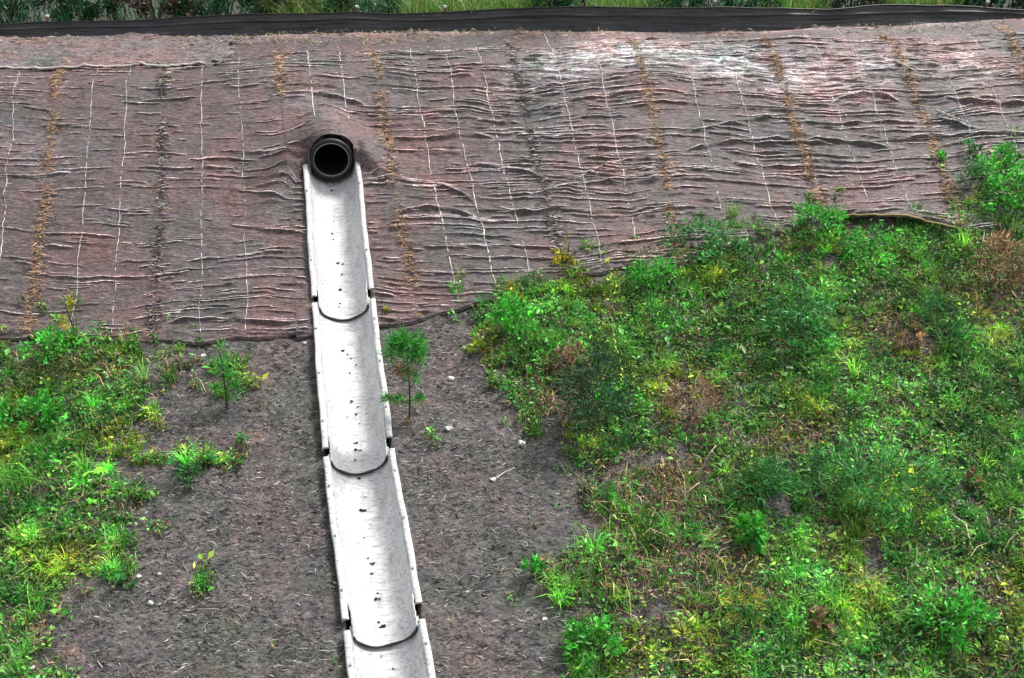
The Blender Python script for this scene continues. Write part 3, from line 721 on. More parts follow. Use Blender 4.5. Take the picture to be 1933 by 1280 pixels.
# straw caught along the crest
n = 9000; uu = rng.uniform(-300, 2300, n); dep = np.abs(rng.normal(0, 0.16, n)); dens = 0.12 + 0.9 * np.exp(-((uu - 680) / 300) ** 2) + 0.4 * np.exp(-((uu - 1700) / 120) ** 2)
cr = np.array([hit(a_, b_)[:2] for a_, b_ in ((-400, 77), (0, 73), (300, 71), (640, 66), (1000, 61), (1350, 65), (1640, 53), (1933, 40), (2400, 32))])
cu = [-400, 0, 300, 640, 1000, 1350, 1640, 1933, 2400]
xs = np.interp(uu, cu, cr[:, 0]); ys = np.interp(uu, cu, cr[:, 1]) - 0.05 - dep * (1.2 + 0.8 * (np.abs(uu - 680) < 320))
ok = (rng.uniform(size=n) < dens) & ((uu > 440) | (dep < 0.04)) & (noise(xs * 2, ys * 4, 150) + rng.normal(0, 0.3, n) > -0.1)
xs, ys = xs[ok], ys[ok]; n = len(xs); zs = Hg(xs, ys) + 0.045
C = pick_crest = np.array([[0.42, 0.36, 0.20], [0.30, 0.22, 0.13], [0.50, 0.48, 0.28], [0.20, 0.15, 0.09]])[rng.integers(0, 4, n)] * rng.uniform(0.6, 1.3, (n, 1))
dv = np.stack([rng.normal(0, 1, n), rng.normal(0, 0.5, n), rng.normal(0, 0.12, n)], -1)
g = Geo(); g.strips(np.stack([xs, ys, zs], -1), dv, rng.uniform(0.03, 0.11, n), rng.uniform(0.003, 0.007, n), 0.02, C)
tag(g.build('crest_straw', m_straw), kind='stuff')
# pale stick and straw scraps lying on the netting
def stick(name, label, a, b, r, c, cat='stick', lift=0.075):
    A = hit(*a); B = hit(*b); s = np.linspace(0, 1, 7)[:, None]; P = A * (1 - s) + B * s
    P[:, 2] = Hg(P[:, 0], P[:, 1]) + lift; P[:, 1] += 0.012 * np.sin(s[:, 0] * 5)
    t = Geo(); t.tube(P, r * np.linspace(1, 0.5, 7), 6, c); o = t.build(name, m_bark); tag(o, label, cat); return o
stick('stick', 'pale stick lying on the whitened netting near the upper right', (1690, 128), (1730, 148), 0.014, (0.55, 0.5, 0.45))
stick('stick', 'pale stick lying on the creased netting left of the round green weeds', (1762, 226), (1815, 246), 0.015, (0.55, 0.48, 0.45), lift=0.11)
stick('stick', 'thin pale twig lying on bare soil below the tall pine seedling', (938, 908), (972, 886), 0.008, (0.5, 0.47, 0.42), lift=0.03)
stick('stick', 'short pale twig across the left flange of the uppermost trough', (560, 451), (592, 447), 0.006, (0.6, 0.55, 0.4), lift=0.085)

# ------------------------------------------------------------------ silt fence
FB = [(-420, 78), (-200, 76), (0, 73), (150, 73), (300, 71), (480, 70), (640, 66), (820, 63), (1000, 61), (1200, 63), (1350, 65), (1500, 60), (1640, 53), (1800, 44), (1933, 40), (2150, 34), (2450, 30)]
FT = [(-420, 50), (-200, 50), (0, 49), (90, 45), (240, 43), (360, 36), (480, 30), (560, 30), (675, 27), (740, 31), (837, 27), (1000, 19), (1095, 17), (1250, 20), (1345, 18), (1500, 21), (1560, 22), (1660, 13), (1800, 14), (1860, 18), (1933, 22), (2150, 16), (2450, 10)]
fbw = np.array([hit(*q) for q in FB])
fx = np.linspace(fbw[0, 0], fbw[-1, 0], 700); fy = np.interp(fx, fbw[:, 0], fbw[:, 1]) + 0.01
fz = Hg(fx, fy)
ub, vb = proj(np.stack([fx, fy, fz], -1))
vt = np.interp(ub, *np.array(FT).T)
sc_ = FPX / (fy * math.cos(PITCH) - (fz - CAM[2]) * math.sin(PITCH))
fh = np.clip((vb - vt) / sc_ / 0.975, 0.1, 0.6) + 0.008 * noise(fx * 3.1, 0 * fx, 90)
ft = thing('silt_fence', (fx[350], fy[350], fz[350]), 'low black silt fence of sagging fabric along the top of the bank', 'fence')
vv = np.linspace(0, 1, 34)[:, None]
fold_v = 0.72 + 0.10 * noise(fx * 0.7, 0 * fx, 91)[None]
Yf = fy[None] + 0.02 * noise(fx[None] * 2.2, vv * 1.5, 92) + 0.010 * noise(fx[None] * 1.6 + vv * 2, vv * 9, 93) - 0.022 * np.exp(-((vv - fold_v) / 0.05) ** 2) + 0.05 * vv \
     - 0.05 * (1 - vv) ** 6
Pf = np.stack([fx[None] + 0 * vv, Yf, fz[None] - 0.02 + (fh[None] + 0.02) * vv], -1)
g = Geo(); g.grid(Pf); g.build('fence_fabric', m_fence, ft)
g = Geo(); g.tube(Pf[-1][::4] + [0, 0, 0.0], 0.011, 6); g.build('top_hem', m_black, ft)
for u, pale in ((-240, 0), (90, 1), (355, 0), (675, 1), (837, 1), (1095, 0), (1345, 1), (1560, 0), (1740, 0), (1862, 1), (2150, 0)):
    i = int(np.argmin(np.abs(ub - u))); p = np.array([fx[i], fy[i] + 0.09, float(Hg(fx[i], fy[i] + 0.09))]); h = fh[i] + (0.05 if pale else 0.02)
    g = Geo(); z = np.array([0, 0, 1.0]); lean = np.array([0.02 * math.sin(u), 0.0, 0])
    g.box(p + z * (h / 2 - 0.08), np.array([0.017, 0, 0]), np.array([0, 0.017, 0]), z * (h / 2 + 0.08) + lean, (0.16, 0.12, 0.09))
    po = g.build('fence_post', m_bark, ft, smooth=False); po['_base'] = list(ft['_base'])
    if pale:
        g = Geo(); g.box(p + z * (h + 0.012) + lean, np.array([0.019, 0, 0]), np.array([0, 0.019, 0]), z * 0.012, (0.75, 0.73, 0.7)); g.build('post_top', m_stone, po, smooth=False)

# ------------------------------------------------------------------ plants
GREEN = np.array([[0.090, 0.38, 0.042], [0.15, 0.43, 0.058], [0.075, 0.31, 0.045], [0.24, 0.48, 0.065], [0.035, 0.15, 0.038], [0.15, 0.31, 0.08], [0.08, 0.37, 0.055]])
DRY = np.array([[0.36, 0.24, 0.13], [0.26, 0.14, 0.08], [0.44, 0.36, 0.22], [0.20, 0.10, 0.075], [0.40, 0.29, 0.08], [0.24, 0.16, 0.14]])
def pick(pal, n, j=0.35):
    return pal[rng.integers(0, len(pal), n)] * np.exp(rng.normal(0, j, (n, 1)))
def fan(n, spread):
    a = rng.uniform(0, 2 * np.pi, n); r = spread * np.sqrt(rng.uniform(0, 1, n)); return np.stack([np.cos(a) * r, np.sin(a) * r], -1)

# mask of ground cover, drawn over the ground it grows on
RIGHT = [(888, 600), (930, 548), (1080, 520), (1200, 492), (1290, 446), (1400, 428), (1475, 445), (1560, 428), (1790, 440), (1800, 345), (1860, 318), (1933, 300), (2800, 250), (2800, 2200), (1060, 2200),
         (1040, 1300), (1090, 1200), (1090, 1140), (985, 1085), (1010, 1050), (1100, 1065), (1150, 1015), (1130, 960), (1120, 905), (1055, 855), (1030, 805), (965, 745), (905, 665)]
LEFT = [(-900, 620), (0, 648), (90, 645), (170, 640), (240, 660), (310, 655), (345, 700), (320, 740), (250, 765), (285, 800), (275, 900), (250, 950), (265, 1000), (180, 1065), (125, 1120), (70, 1190), (95, 1285), (60, 1500), (60, 2200), (-900, 2200)]
MS = 6.0; MU0, MV0 = -900, 0; MW, MH = int(3700 / MS), int(2200 / MS)
def raster(poly):
    u = MU0 + (np.arange(MW) + 0.5) * MS; v = MV0 + (np.arange(MH) + 0.5) * MS; U, V = np.meshgrid(u, v)
    ins = np.zeros(U.shape, bool); n = len(poly)
    for a in range(n):
        (x1, y1), (x2, y2) = poly[a], poly[(a + 1) % n]
        if y1 == y2: continue
        c = ((y1 > V) != (y2 > V)) & (U < (x2 - x1) * (V - y1) / (y2 - y1) + x1); ins ^= c
    m = ins.astype(float)
    for _ in range(5):
        for ax in (0, 1): m = (m + np.roll(m, 2, ax) + np.roll(m, -2, ax) + np.roll(m, 4, ax) + np.roll(m, -4, ax)) / 5
    return m
MASK = np.maximum(raster(RIGHT), raster(LEFT))
SPOTS = [(260, 700, 110, 45, 0.55), (380, 690, 60, 40, 0.42), (360, 870, 60, 30, 0.62), (375, 1090, 26, 40, 0.7), (220, 1090, 40, 22, 0.6), (460, 842, 18, 22, 0.6), (100, 1220, 50, 60, 0.5), (430, 745, 40, 25, 0.45),
         (1045, 1075, 50, 30, 0.7), (860, 820, 60, 30, 0.12), (500, 1240, 50, 25, 0.3), (640, 1262, 20, 12, 0.5)]
BARE = [(1230, 870, 110, 45, 0.6), (1330, 770, 80, 45, 0.55), (1460, 950, 40, 30, 0.8), (1720, 645, 60, 30, 0.45), (1870, 590, 80, 80, 0.35), (1250, 1110, 140, 60, 0.5), (1300, 1000, 90, 60, 0.35), (1070, 760, 55, 60, 0.5), (1500, 830, 70, 25, 0.5), (1640, 1040, 60, 40, 0.45),
        (1570, 500, 35, 15, 0.9), (1860, 385, 45, 20, 0.7), (330, 790, 60, 30, 0.5), (230, 890, 60, 30, 0.4), (130, 860, 60, 20, 0.4), (180, 960, 60, 25, 0.4), (1130, 660, 40, 30, .4), (160, 1060, 40, 30, .4)]
def density(u, v):
    iu = np.clip(((u - MU0) / MS).astype(int), 0, MW - 1); iv = np.clip(((v - MV0) / MS).astype(int), 0, MH - 1)
    m = MASK[iv, iu] * 0.95
    for a, b, ra, rb, w in SPOTS: m = np.maximum(m, w * np.exp(-((u - a) / ra) ** 2 - ((v - b) / rb) ** 2))
    for a, b, ra, rb, w in BARE: m = m * (1 - w * np.exp(-((u - a) / ra) ** 2 - ((v - b) / rb) ** 2))
    return m
def dryness(u, v):
    d = 0.16 + 0 * u
    for a, b, ra, rb, w in [(1250, 930, 170, 90, 0.68), (1260, 1080, 200, 90, 0.68), (1070, 740, 80, 70, 0.75), (1310, 770, 90, 60, 0.7), (1880, 560, 90, 110, 0.55), (1720, 640, 70, 50, 0.6), (1450, 1120, 120, 60, 0.4), (1620, 1090, 60, 40, .4),
                            (1500, 830, 80, 40, 0.6), (1000, 1070, 120, 50, 0.6), (330, 720, 130, 50, 0.5), (110, 700, 110, 30, 0.35), (60, 1200, 90, 60, 0.55), (1850, 1120, 90, 70, .45), (1640, 1010, 130, 35, .4)]:
        d = np.maximum(d, w * np.exp(-((u - a) / ra) ** 2 - ((v - b) / rb) ** 2))
    return np.clip(d * 1.35, 0, 0.93)
def scatter(n, clump=0.0, thr=0.45, x=(-8, 10), y=(4.2, 11.6)):
    p = np.stack([rng.uniform(*x, n), rng.uniform(*y, n)], -1)
    z = Hf(p[:, 0], p[:, 1]); q = np.column_stack([p, z]); u, v = proj(q)
    m = density(u, v)
    e = m + 0.46 * fbm(p[:, 0] * 2.2, p[:, 1] * 2.2, 101, 3) + clump * noise(p[:, 0] * 6.5, p[:, 1] * 6.5, 102)
    ok = (e > thr) & (m > 0.03) & (axis_dist(p[:, 0], p[:, 1]) > CR + 0.16)
    infr = (u > -350) & (u < 2300) & (v < 1500)
    ok &= infr | (rng.uniform(size=n) < 0.35)
    return q[ok], u[ok], v[ok]
def patchcol(q, u, v, pal, j=0.3):
    n = len(q); C = pick(pal, n, j)
    lo = fbm(q[:, 0] * 1.1, q[:, 1] * 1.1, 111, 3)[:, None]; hi = noise(q[:, 0] * 4.5, q[:, 1] * 4.5, 112)[:, None]
    C = C * np.exp(0.5 * lo + 0.9 * hi)
    yel = sstep(noise(q[:, 0] * 1.7, q[:, 1] * 1.7, 113), 0.0, 0.5)[:, None]
    return C * (1 - yel) + yel * C * np.array([[2.0, 1.05, 0.8]])

# low broad-leaved weeds
def hgt(q): return 0.6 + 0.7 * sstep(fbm(q[:, 0] * 1.3, q[:, 1] * 1.3, 121, 3), -0.6, 0.7)
q, u, v = scatter(200000, 0.7, 0.47)
dry = dryness(u, v); k = rng.uniform(size=len(q)) > dry
q, u, v = q[k], u[k], v[k]; n = len(q)
ga = Geo(); per = 3
Q = np.repeat(q, per, 0) + np.column_stack([rng.normal(0, 0.022, (n * per, 2)), rng.uniform(0.005, 0.085, n * per) * np.repeat(hgt(q), per)])
d = np.column_stack([rng.normal(0, 1, (n * per, 2)), rng.normal(0.35, 0.5, n * per)])
C = np.repeat(patchcol(q, u, v, GREEN), per, 0) * np.exp(rng.normal(0, 0.38, (n * per, 1)))
sz = np.exp(rng.normal(math.log(0.029), 0.42, n * per))
ga.leaves(Q, d, sz, sz * rng.uniform(0.35, 0.65, n * per), C, 0.2, up=np.column_stack([rng.normal(0, 0.4, (n * per, 2)), np.ones(n * per)]))
tag(ga.build('weed_cover', m_leaf), kind='stuff')
# grass
q, u, v = scatter(170000, 0.5, 0.46)
dry = dryness(u, v); k = rng.uniform(size=len(q)) > dry * 0.9
q, u, v = q[k], u[k], v[k]; n = len(q)
ga = Geo(); ga.blades(q - [0, 0, 0.01], fan(n, 0.9), np.exp(rng.normal(math.log(0.10), 0.4, n)) * hgt(q), rng.uniform(0.005, 0.011, n), patchcol(q, u, v, GREEN), 0.35)
tag(ga.build('grass', m_leaf), kind='stuff')
# grass tufts, every tuft fanning out from its own root
q, u, v = scatter(24000, 0.3, 0.44)
k = rng.uniform(size=len(q)) > dryness(u, v) * 0.9; q, u, v = q[k], u[k], v[k]; m_ = len(q); per = 26
tone = patchcol(q, u, v, GREEN, 0.45); Hh = np.exp(rng.normal(math.log(0.11), 0.35, m_)) * hgt(q)
an = rng.uniform(0, 2 * np.pi, m_ * per); rr = np.sqrt(rng.uniform(0, 1, m_ * per)); dr = np.stack([np.cos(an), np.sin(an)], -1) * rr[:, None]
Q = np.repeat(q, per, 0); Q[:, :2] += dr * 0.022
ga = Geo(); ga.blades(Q - [0, 0, 0.01], dr * 1.05 + rng.normal(0, 0.12, dr.shape), np.repeat(Hh, per) * rng.uniform(0.6, 1.15, m_ * per), rng.uniform(0.005, 0.010, m_ * per), np.repeat(tone, per, 0) * np.exp(rng.normal(0, 0.15, (m_ * per, 1))), 0.42)
tag(ga.build('grass_tufts', m_leaf), kind='stuff')
# dead stalks and brown leaves
q, u, v = scatter(330000, 0.4, 0.34)
dry = dryness(u, v); k = rng.uniform(size=len(q)) < dry * 1.1
q, u, v = q[k], u[k], v[k]; n = len(q)
ga = Geo(); ga.blades(q - [0, 0, 0.01], fan(n, 1.1), np.exp(rng.normal(math.log(0.085), 0.45, n)), rng.uniform(0.005, 0.011, n), pick(DRY, n), 0.4)
m_ = n // 2; d = np.column_stack([rng.normal(0, 1, (m_, 2)), rng.normal(0.1, 0.4, m_)])
ga.leaves(q[:m_] + np.column_stack([np.zeros((m_, 2)), rng.uniform(0, 0.07, m_)]), d, rng.uniform(0.02, 0.05, m_), rng.uniform(0.01, 0.022, m_), pick(DRY, m_))
tag(ga.build('dry_grass', m_straw), kind='stuff')
# straw and needles lying on the bare soil
n = 170000
p = np.stack([rng.uniform(-7, 8, n), rng.uniform(4.3, 9.9, n)], -1); z = Hf(p[:, 0], p[:, 1]) + 0.006
q = np.column_stack([p, z]); u, v = proj(q)
top = np.interp(u, [-400, 0, 300, 590, 790, 900, 1080, 1280, 1560, 1800, 2400], [640, 630, 650, 640, 610, 580, 530, 505, 440, 330, 300])
ok = (v > top + 4) & (axis_dist(p[:, 0], p[:, 1]) > CR + 0.075) & (fbm(p[:, 0] * 2, p[:, 1] * 3, 131, 3) + rng.normal(0, 0.5, n) > -0.35)
q = q[ok]; n = len(q); a = rng.normal(0, 0.55, n)
d = np.stack([np.cos(a), np.sin(a), rng.normal(0, 0.12, n)], -1)
pal = np.array([[0.22, 0.195, 0.185], [0.30, 0.275, 0.26], [0.13, 0.115, 0.115], [0.035, 0.03, 0.03], [0.05, 0.042, 0.042], [0.20, 0.145, 0.135], [0.13, 0.13, 0.09], [0.34, 0.31, 0.29], [0.03, 0.027, 0.027], [0.02, 0.018, 0.018]])
C = pick(pal, n, 0.35)
ga = Geo(); ga.strips(q, d, np.exp(rng.normal(math.log(0.045), 0.45, n)), rng.uniform(0.002, 0.0065, n), 0.007, C)
tag(ga.build('straw_litter', m_straw), kind='stuff')

# --- single plants
def stem_pts(p, top, bendx=0.0, n=7):
    s = np.linspace(0, 1, n)[:, None]; q = p * (1 - s) + top * s; q[:, 0] += bendx * np.sin(s[:, 0] * np.pi); return q
def needles(g, c, n, L, C, updir=(0, 0, 1), cone=1.0, w=0.007):
    d = rng.normal(0, 1, (n, 3)) * cone + np.array(updir); d /= np.linalg.norm(d, axis=1)[:, None]
    b = c + rng.normal(0, L * 0.10, (n, 3))
    g.leaves(b, d, L * rng.uniform(0.6, 1.15, n), w, C, 0.0)
def pine_seedling(u, v, hpx, label, tufts, dead=None, bend=0.02):
    p = at(u, v); s = pxm(p); h = hpx / s
    t = thing('pine_seedling', p, label, 'seedling')
    P = stem_pts(p - [0, 0, 0.03], p + np.array([0.0, 0.05 * h, h * 0.9]), bend)
    g = Geo(); g.tube(P, np.linspace(0.010, 0.004, 7), 7, (0.06, 0.045, 0.035)); g.build('stem', m_bark, t)
    gn = Geo(); gd = Geo(); nd = 0
    for f, dx, rad, cnt, L in tufts:
        o = np.array([np.interp(f, np.linspace(0, 1, 7), P[:, k]) for k in range(3)])
        c = o + np.array([dx / s, rng.normal(0, 0.03), 0.02])
        if abs(dx) > 2: gb = Geo(); gb.tube([o, (o + c) / 2 + [0, 0, -0.01], c], [0.005, 0.004, 0.003], 5, (0.07, 0.06, 0.04)); gb.build('side_twig', m_bark, t)
        for j in range(5):
            cc = c + rng.normal(0, rad * 0.45, 3) * [1, 1, 0.8]
            m = cnt // 5; needles(gn, cc, m, L, pick(np.array([[0.08, 0.44, 0.06], [0.15, 0.52, 0.08], [0.04, 0.24, 0.05]]), m, 0.35), (0, -0.2, 0.55), 0.7)
    gn.build('needles', m_leaf, t)
    if dead:
        for f, dx, cnt, L in dead:
            o = np.array([np.interp(f, np.linspace(0, 1, 7), P[:, k]) for k in range(3)]) + np.array([dx / s, 0, 0])
            needles(gd, o, cnt, L, pick(np.array([[0.42, 0.26, 0.12], [0.30, 0.16, 0.08], [0.5, 0.38, 0.2]]), cnt, 0.3), (-0.4, -0.2, -0.4), 0.8)
        gd.build('dead_needles', m_straw, t)
    return t
pine_seedling(772, 800, 190, 'tall pine seedling with a tufted green crown standing just right of the white trough',
              [(1.0, 0, 0.06, 110, 0.16), (0.92, -16, 0.06, 120, 0.15), (0.90, 17, 0.06, 120, 0.15), (0.80, -24, 0.06, 100, 0.13), (0.79, 24, 0.06, 100, 0.13), (0.82, 0, 0.08, 120, 0.15), (0.60, 14, 0.04, 50, 0.08), (0.52, -12, 0.03, 40, 0.07), (0.30, -42, 0.04, 110, 0.07), (0.27, -18, 0.05, 130, 0.07), (0.30, 16, 0.05, 130, 0.07), (0.45, 12, 0.03, 50, 0.06)],
              [(0.68, -12, 120, 0.11), (0.66, 2, 80, 0.09), (0.1, 0, 40, 0.06)])
pine_seedling(428, 772, 140, 'thin pine seedling with sparse needles on bare soil left of the trough',
              [(0.95, 0, 0.04, 40, 0.10), (0.75, 0, 0.05, 70, 0.11), (0.55, 14, 0.05, 70, 0.10), (0.35, 22, 0.05, 80, 0.10), (0.32, -18, 0.05, 70, 0.09), (0.2, 6, 0.04, 40, 0.08)], None, 0.01)
def leafy(u, v, wpx, hpx, label, cat, pal, name='weed', n=420, leaf=0.04, dens=1.0, soft=False, stems=5, zlift=0.0, wl=0.45):
    p = at(u, v); s = pxm(p); w = wpx / s / 2; h = hpx / s
    p = p + np.array([0, 0, zlift])
    t = thing(name, p, label, cat)
    g = Geo()
    for j in range(stems):
        a = rng.uniform(0, 6.28); e = p + np.array([math.cos(a) * w * 0.6, math.sin(a) * w * 0.5, h * rng.uniform(0.55, 0.9)])
        g.tube(stem_pts(p - [0, 0, 0.02], e, 0.01, 5), np.linspace(0.006, 0.003, 5), 5, (0.08, 0.10, 0.04))
    g.build('stem', m_bark, t)
    nc = max(4, int(n / 28)); a = rng.uniform(0, 6.28, nc); r = np.sqrt(rng.uniform(0, 1, nc)); hh = rng.uniform(0.15, 1, nc)
    prof = np.sqrt(np.clip(1 - ((hh - 0.42) / 0.62) ** 2, 0.05, 1))
    cc = p + np.stack([np.cos(a) * r * w * prof, np.sin(a) * r * w * 0.8 * prof, hh * h], -1)
    k = rng.integers(0, nc, n); tone = np.exp(rng.normal(0, 0.35, nc))
    b = cc[k] + rng.normal(0, 1, (n, 3)) * np.array([w, w, h]) * 0.11
    d = (b - p) / np.array([w, w, h]) * [1, 1, 0.6] + rng.normal(0, 0.55, (n, 3))
    C = pick(pal, n, 0.25) * tone[k][:, None]
    L = leaf * rng.uniform(0.6, 1.3, n)
    g = Geo(); g.leaves(b, d, L, L * (0.13 if soft else wl), C); g.build('leaves', m_leaf, t)
    return t
BR = np.array([[0.075, 0.46, 0.045], [0.05, 0.33, 0.04], [0.14, 0.50, 0.07]]); YG = np.array([[0.48, 0.44, 0.04], [0.60, 0.46, 0.05], [0.26, 0.36, 0.04]])
DK = np.array([[0.025, 0.115, 0.04], [0.015, 0.07, 0.03], [0.045, 0.16, 0.055]]); RU = np.array([[0.32, 0.20, 0.10], [0.22, 0.12, 0.07], [0.40, 0.30, 0.17]])
OL = np.array([[0.14, 0.17, 0.05], [0.09, 0.14, 0.04], [0.2, 0.2, 0.07]]); MI = np.array([[0.07, 0.29, 0.07], [0.045, 0.21, 0.055], [0.10, 0.33, 0.08]])
PL = [(143, 645, 34, 88, 'tall yellowish weed growing at the foot of the netting on the left', YG, 160, 0.04, 0),
      (1064, 512, 36, 64, 'small bright yellow weed growing through the hem of the netting', YG, 240, 0.045, 0),
      (728, 600, 16, 26, 'tiny yellow weed at the netting hem beside the trough', YG, 50, 0.03, 0),
      (1773, 312, 30, 24, 'small round light green weed on the netting, left of a second round one', BR, 200, 0.03, 0),
      (1829, 297, 34, 24, 'small round green weed on the netting, right of the lighter one', MI, 220, 0.03, 0),
      (1897, 325, 70, 40, 'bushy green weed at the right edge above the other weeds', BR, 600, 0.04, 0),
      (1540, 450, 105, 58, 'bushy bright green weed in front of the lifted netting hem, at its left end', BR, 700, 0.05, 0),
      (1905, 400, 110, 70, 'full green bush at the right edge where the weeds climb the netting', BR, 900, 0.05, 0),
      (1835, 365, 100, 60, 'leafy green weed clump on the netting below the two round weeds', MI, 500, 0.04, 0),
      (1640, 490, 120, 60, 'dense bright weed clump hanging below the lifted netting hem', BR, 700, 0.045, 0),
      (1118, 815, 130, 165, 'dark feathery conifer seedling at the left side of the green field', DK, 1900, 0.075, 1),
      (1765, 640, 140, 85, 'dark green bushy weed with a shaded base in the right of the field', DK, 900, 0.06, 1),
      (960, 640, 90, 80, 'bright weed clump at the left tip of the green field by the netting', BR, 600, 0.05, 0),
      (975, 575, 40, 40, 'yellow green weed poking up against the netting at the left tip of the field', YG, 160, 0.04, 0),
      (1650, 945, 260, 85, 'broad feathery bluish green clump in the middle of the field', MI, 1900, 0.085, 1),
      (1440, 935, 120, 60, 'soft green clump beside a bare soil patch in the field', MI, 800, 0.08, 1),
      (1415, 1040, 50, 75, 'upright bright green weed with long leaves right of the rusty patch', BR, 260, 0.07, 0),
      (1150, 960, 45, 50, 'bright fern-like weed at the edge of the bare soil', BR, 220, 0.05, 1),
      (1010, 1090, 40, 46, 'lone green weed at the edge of the bare soil in the lower middle', BR, 180, 0.05, 0),
      (1075, 710, 70, 60, 'rusty brown dead weed left of the dark conifer seedling', RU, 500, 0.045, 0),
      (1310, 790, 110, 70, 'pale straw-coloured dead weed in the middle of the green field', RU, 700, 0.06, 1),
      (1885, 545, 110, 95, 'rusty dead grass clump near the right edge below the netting', RU, 800, 0.09, 1),
      (1715, 660, 50, 45, 'small rust-red dead weed under the dark bushy weed', RU, 260, 0.04, 0),
      (1330, 490, 150, 65, 'dark green leafy clump tucked under the netting hem right of the yellow weed', MI, 800, 0.05, 0),
      (1230, 535, 110, 50, 'bright leafy clump along the netting hem between yellow weed and dark clump', BR, 600, 0.045, 0),
      (1500, 640, 150, 90, 'mid green leafy clump in the upper part of the field', MI, 900, 0.055, 0),
      (375, 1115, 44, 60, 'lone narrow green weed standing in the bare soil on the lower left', BR, 130, 0.05, 1),
      (225, 1105, 60, 40, 'low green weed with a yellow leaf near the left field edge', MI, 140, 0.045, 0),
      (457, 852, 26, 34, 'tiny green weed in bare soil under the thin pine seedling', MI, 50, 0.04, 0),
      (360, 895, 90, 46, 'low green weed clump right of the left field edge', MI, 260, 0.045, 0),
      (100, 672, 120, 42, 'bright green clump at the foot of the left netting', BR, 600, 0.05, 0),
      (90, 720, 140, 60, 'yellow green grassy clump in the upper left field', OL, 600, 0.06, 1),
      (60, 820, 130, 70, 'bright green clump at the left edge halfway down', BR, 700, 0.055, 0),
      (1410, 1170, 90, 55, 'yellow tipped weed in the lower right field', YG, 300, 0.05, 1),
      (1545, 1195, 50, 40, 'orange leaved dead weed in the lower right field', RU, 180, 0.05, 0),
      (1120, 1240, 100, 80, 'yellow green weed clump at the lower edge of the field', BR, 420, 0.055, 0),
      (1845, 915, 30, 40, 'orange brown dead leaf cluster standing near the right edge', RU, 60, 0.05, 0),
      (1790, 1190, 150, 80, 'bright leafy clump in the lower right', BR, 700, 0.055, 0)]
for u, v, w, h, lab, pal, n, lf, soft in PL:
    leafy(u, v, w, h, lab, 'dead weed' if pal is RU else 'weed', pal, 'dead_weed' if pal is RU else ('conifer_seedling' if 'conifer' in lab else 'weed'), n, lf, 1, bool(soft), 4, 0.04 if v < 330 else 0.0)

# --- stones
ST = [(285, 1140, 6, 'small white stone alone on bare soil in the lower left'), (846, 812, 7, 'white stone at the foot of the tall pine seedling'), (878, 657, 6, 'white pebble on the soil right of the tall seedling crown'),
      (851, 716, 7, 'pale stone beside a dark hollow right of the tall seedling'), (985, 838, 8, 'flat white stone on bare soil left of the field edge'), (384, 672, 6, 'round white pebble left of the thin pine seedling'),
      (90, 1130, 5, 'pale pebble at the field edge in the lower left'), (262, 1087, 5, 'pale pebble beside the low yellow leaved weed'), (300, 1083, 4, 'small pale pebble among leaves right of the low weed'),
      (930, 908, 6, 'pale stone at the end of the thin twig'), (1095, 930, 4, 'small pale pebble by the fern-like weed'), (1065, 1095, 5, 'whitish pebble below the lone green weed'), (1090, 1092, 4, 'tiny whitish pebble right of the lone green weed'),
      (575, 648, 4, 'tiny white pebble beside the trough under the netting hem'), (1640, 1255, 6, 'white stone in the grass at the lower right'), (1905, 1250, 7, 'white stone in the lower right corner'), (60, 1262, 6, 'grey white stone at the lower left edge'), (1240, 800, 4, 'pale pebble between dead stalks in the field'),
      (116, 800, 5, 'pale pebble in the left weeds'), (1028, 1172, 5, 'upright white pebble on soil at the lower field edge')]
for i, (u, v, r, lab) in enumerate(ST):
    p = at(u, v); m = r / pxm(p); g = Geo(); g.blob(p + [0, 0, m * 0.35], (m, m * 0.85, m * 0.6), 300 + i, np.array([0.62, 0.6, 0.57]) * rng.uniform(0.75, 1.1), 8, 0.6)
    tag(g.build('stone', m_stone), lab, 'stone')

# ------------------------------------------------------------------ beyond the fence
RD = np.array([[0.10, 0.035, 0.03], [0.05, 0.05, 0.02], [0.06, 0.03, 0.025]]); PU = np.array([[0.05, 0.03, 0.045], [0.03, 0.045, 0.03], [0.07, 0.05, 0.05]])
BK = [(-260, 0.7, 300, DK, 'dark shrub beyond the fence, outside the left corner'), (20, 0.9, 230, DK, 'dark green shrub behind the fence in the upper left corner'), (165, 0.7, 160, DK, 'dark green shrub behind the fence, second from the left'),
      (300, 0.75, 150, RD, 'dark reddish shrub behind the fence left of centre'), (430, 0.55, 150, DK, 'dark green shrub behind the fence right of the reddish one'), (545, 0.4, 110, OL, 'yellow green grassy bush behind the fence between dark shrubs'),
      (690, 0.5, 130, DK, 'dark green bush behind the fence above the pipe'), (1040, 0.55, 70, DK, 'narrow dark bush behind the fence beside a dark trunk'), (1290, 0.5, 110, DK, 'dark bush behind the fence right of the bright grass'),
      (1400, 0.5, 110, DK, 'olive dark bush behind the fence in the right half'), (1600, 0.5, 110, PU, 'purplish dark bush behind the fence right of the olive grass'), (1840, 0.5, 90, DK, 'dark bush behind the fence beside the white pipe'), (1930, 0.6, 90, PU, 'dark purplish bush in the upper right corner'), (2150, 0.6, 260, DK, 'dark shrub beyond the fence, outside the right corner')]
def back_pt(u, dy):
    i = int(np.argmin(np.abs(ub - u))); x, y = fx[i] * (1 + dy * 0.08), fy[i] + dy; return np.array([x, y, float(Hg(x, y))])
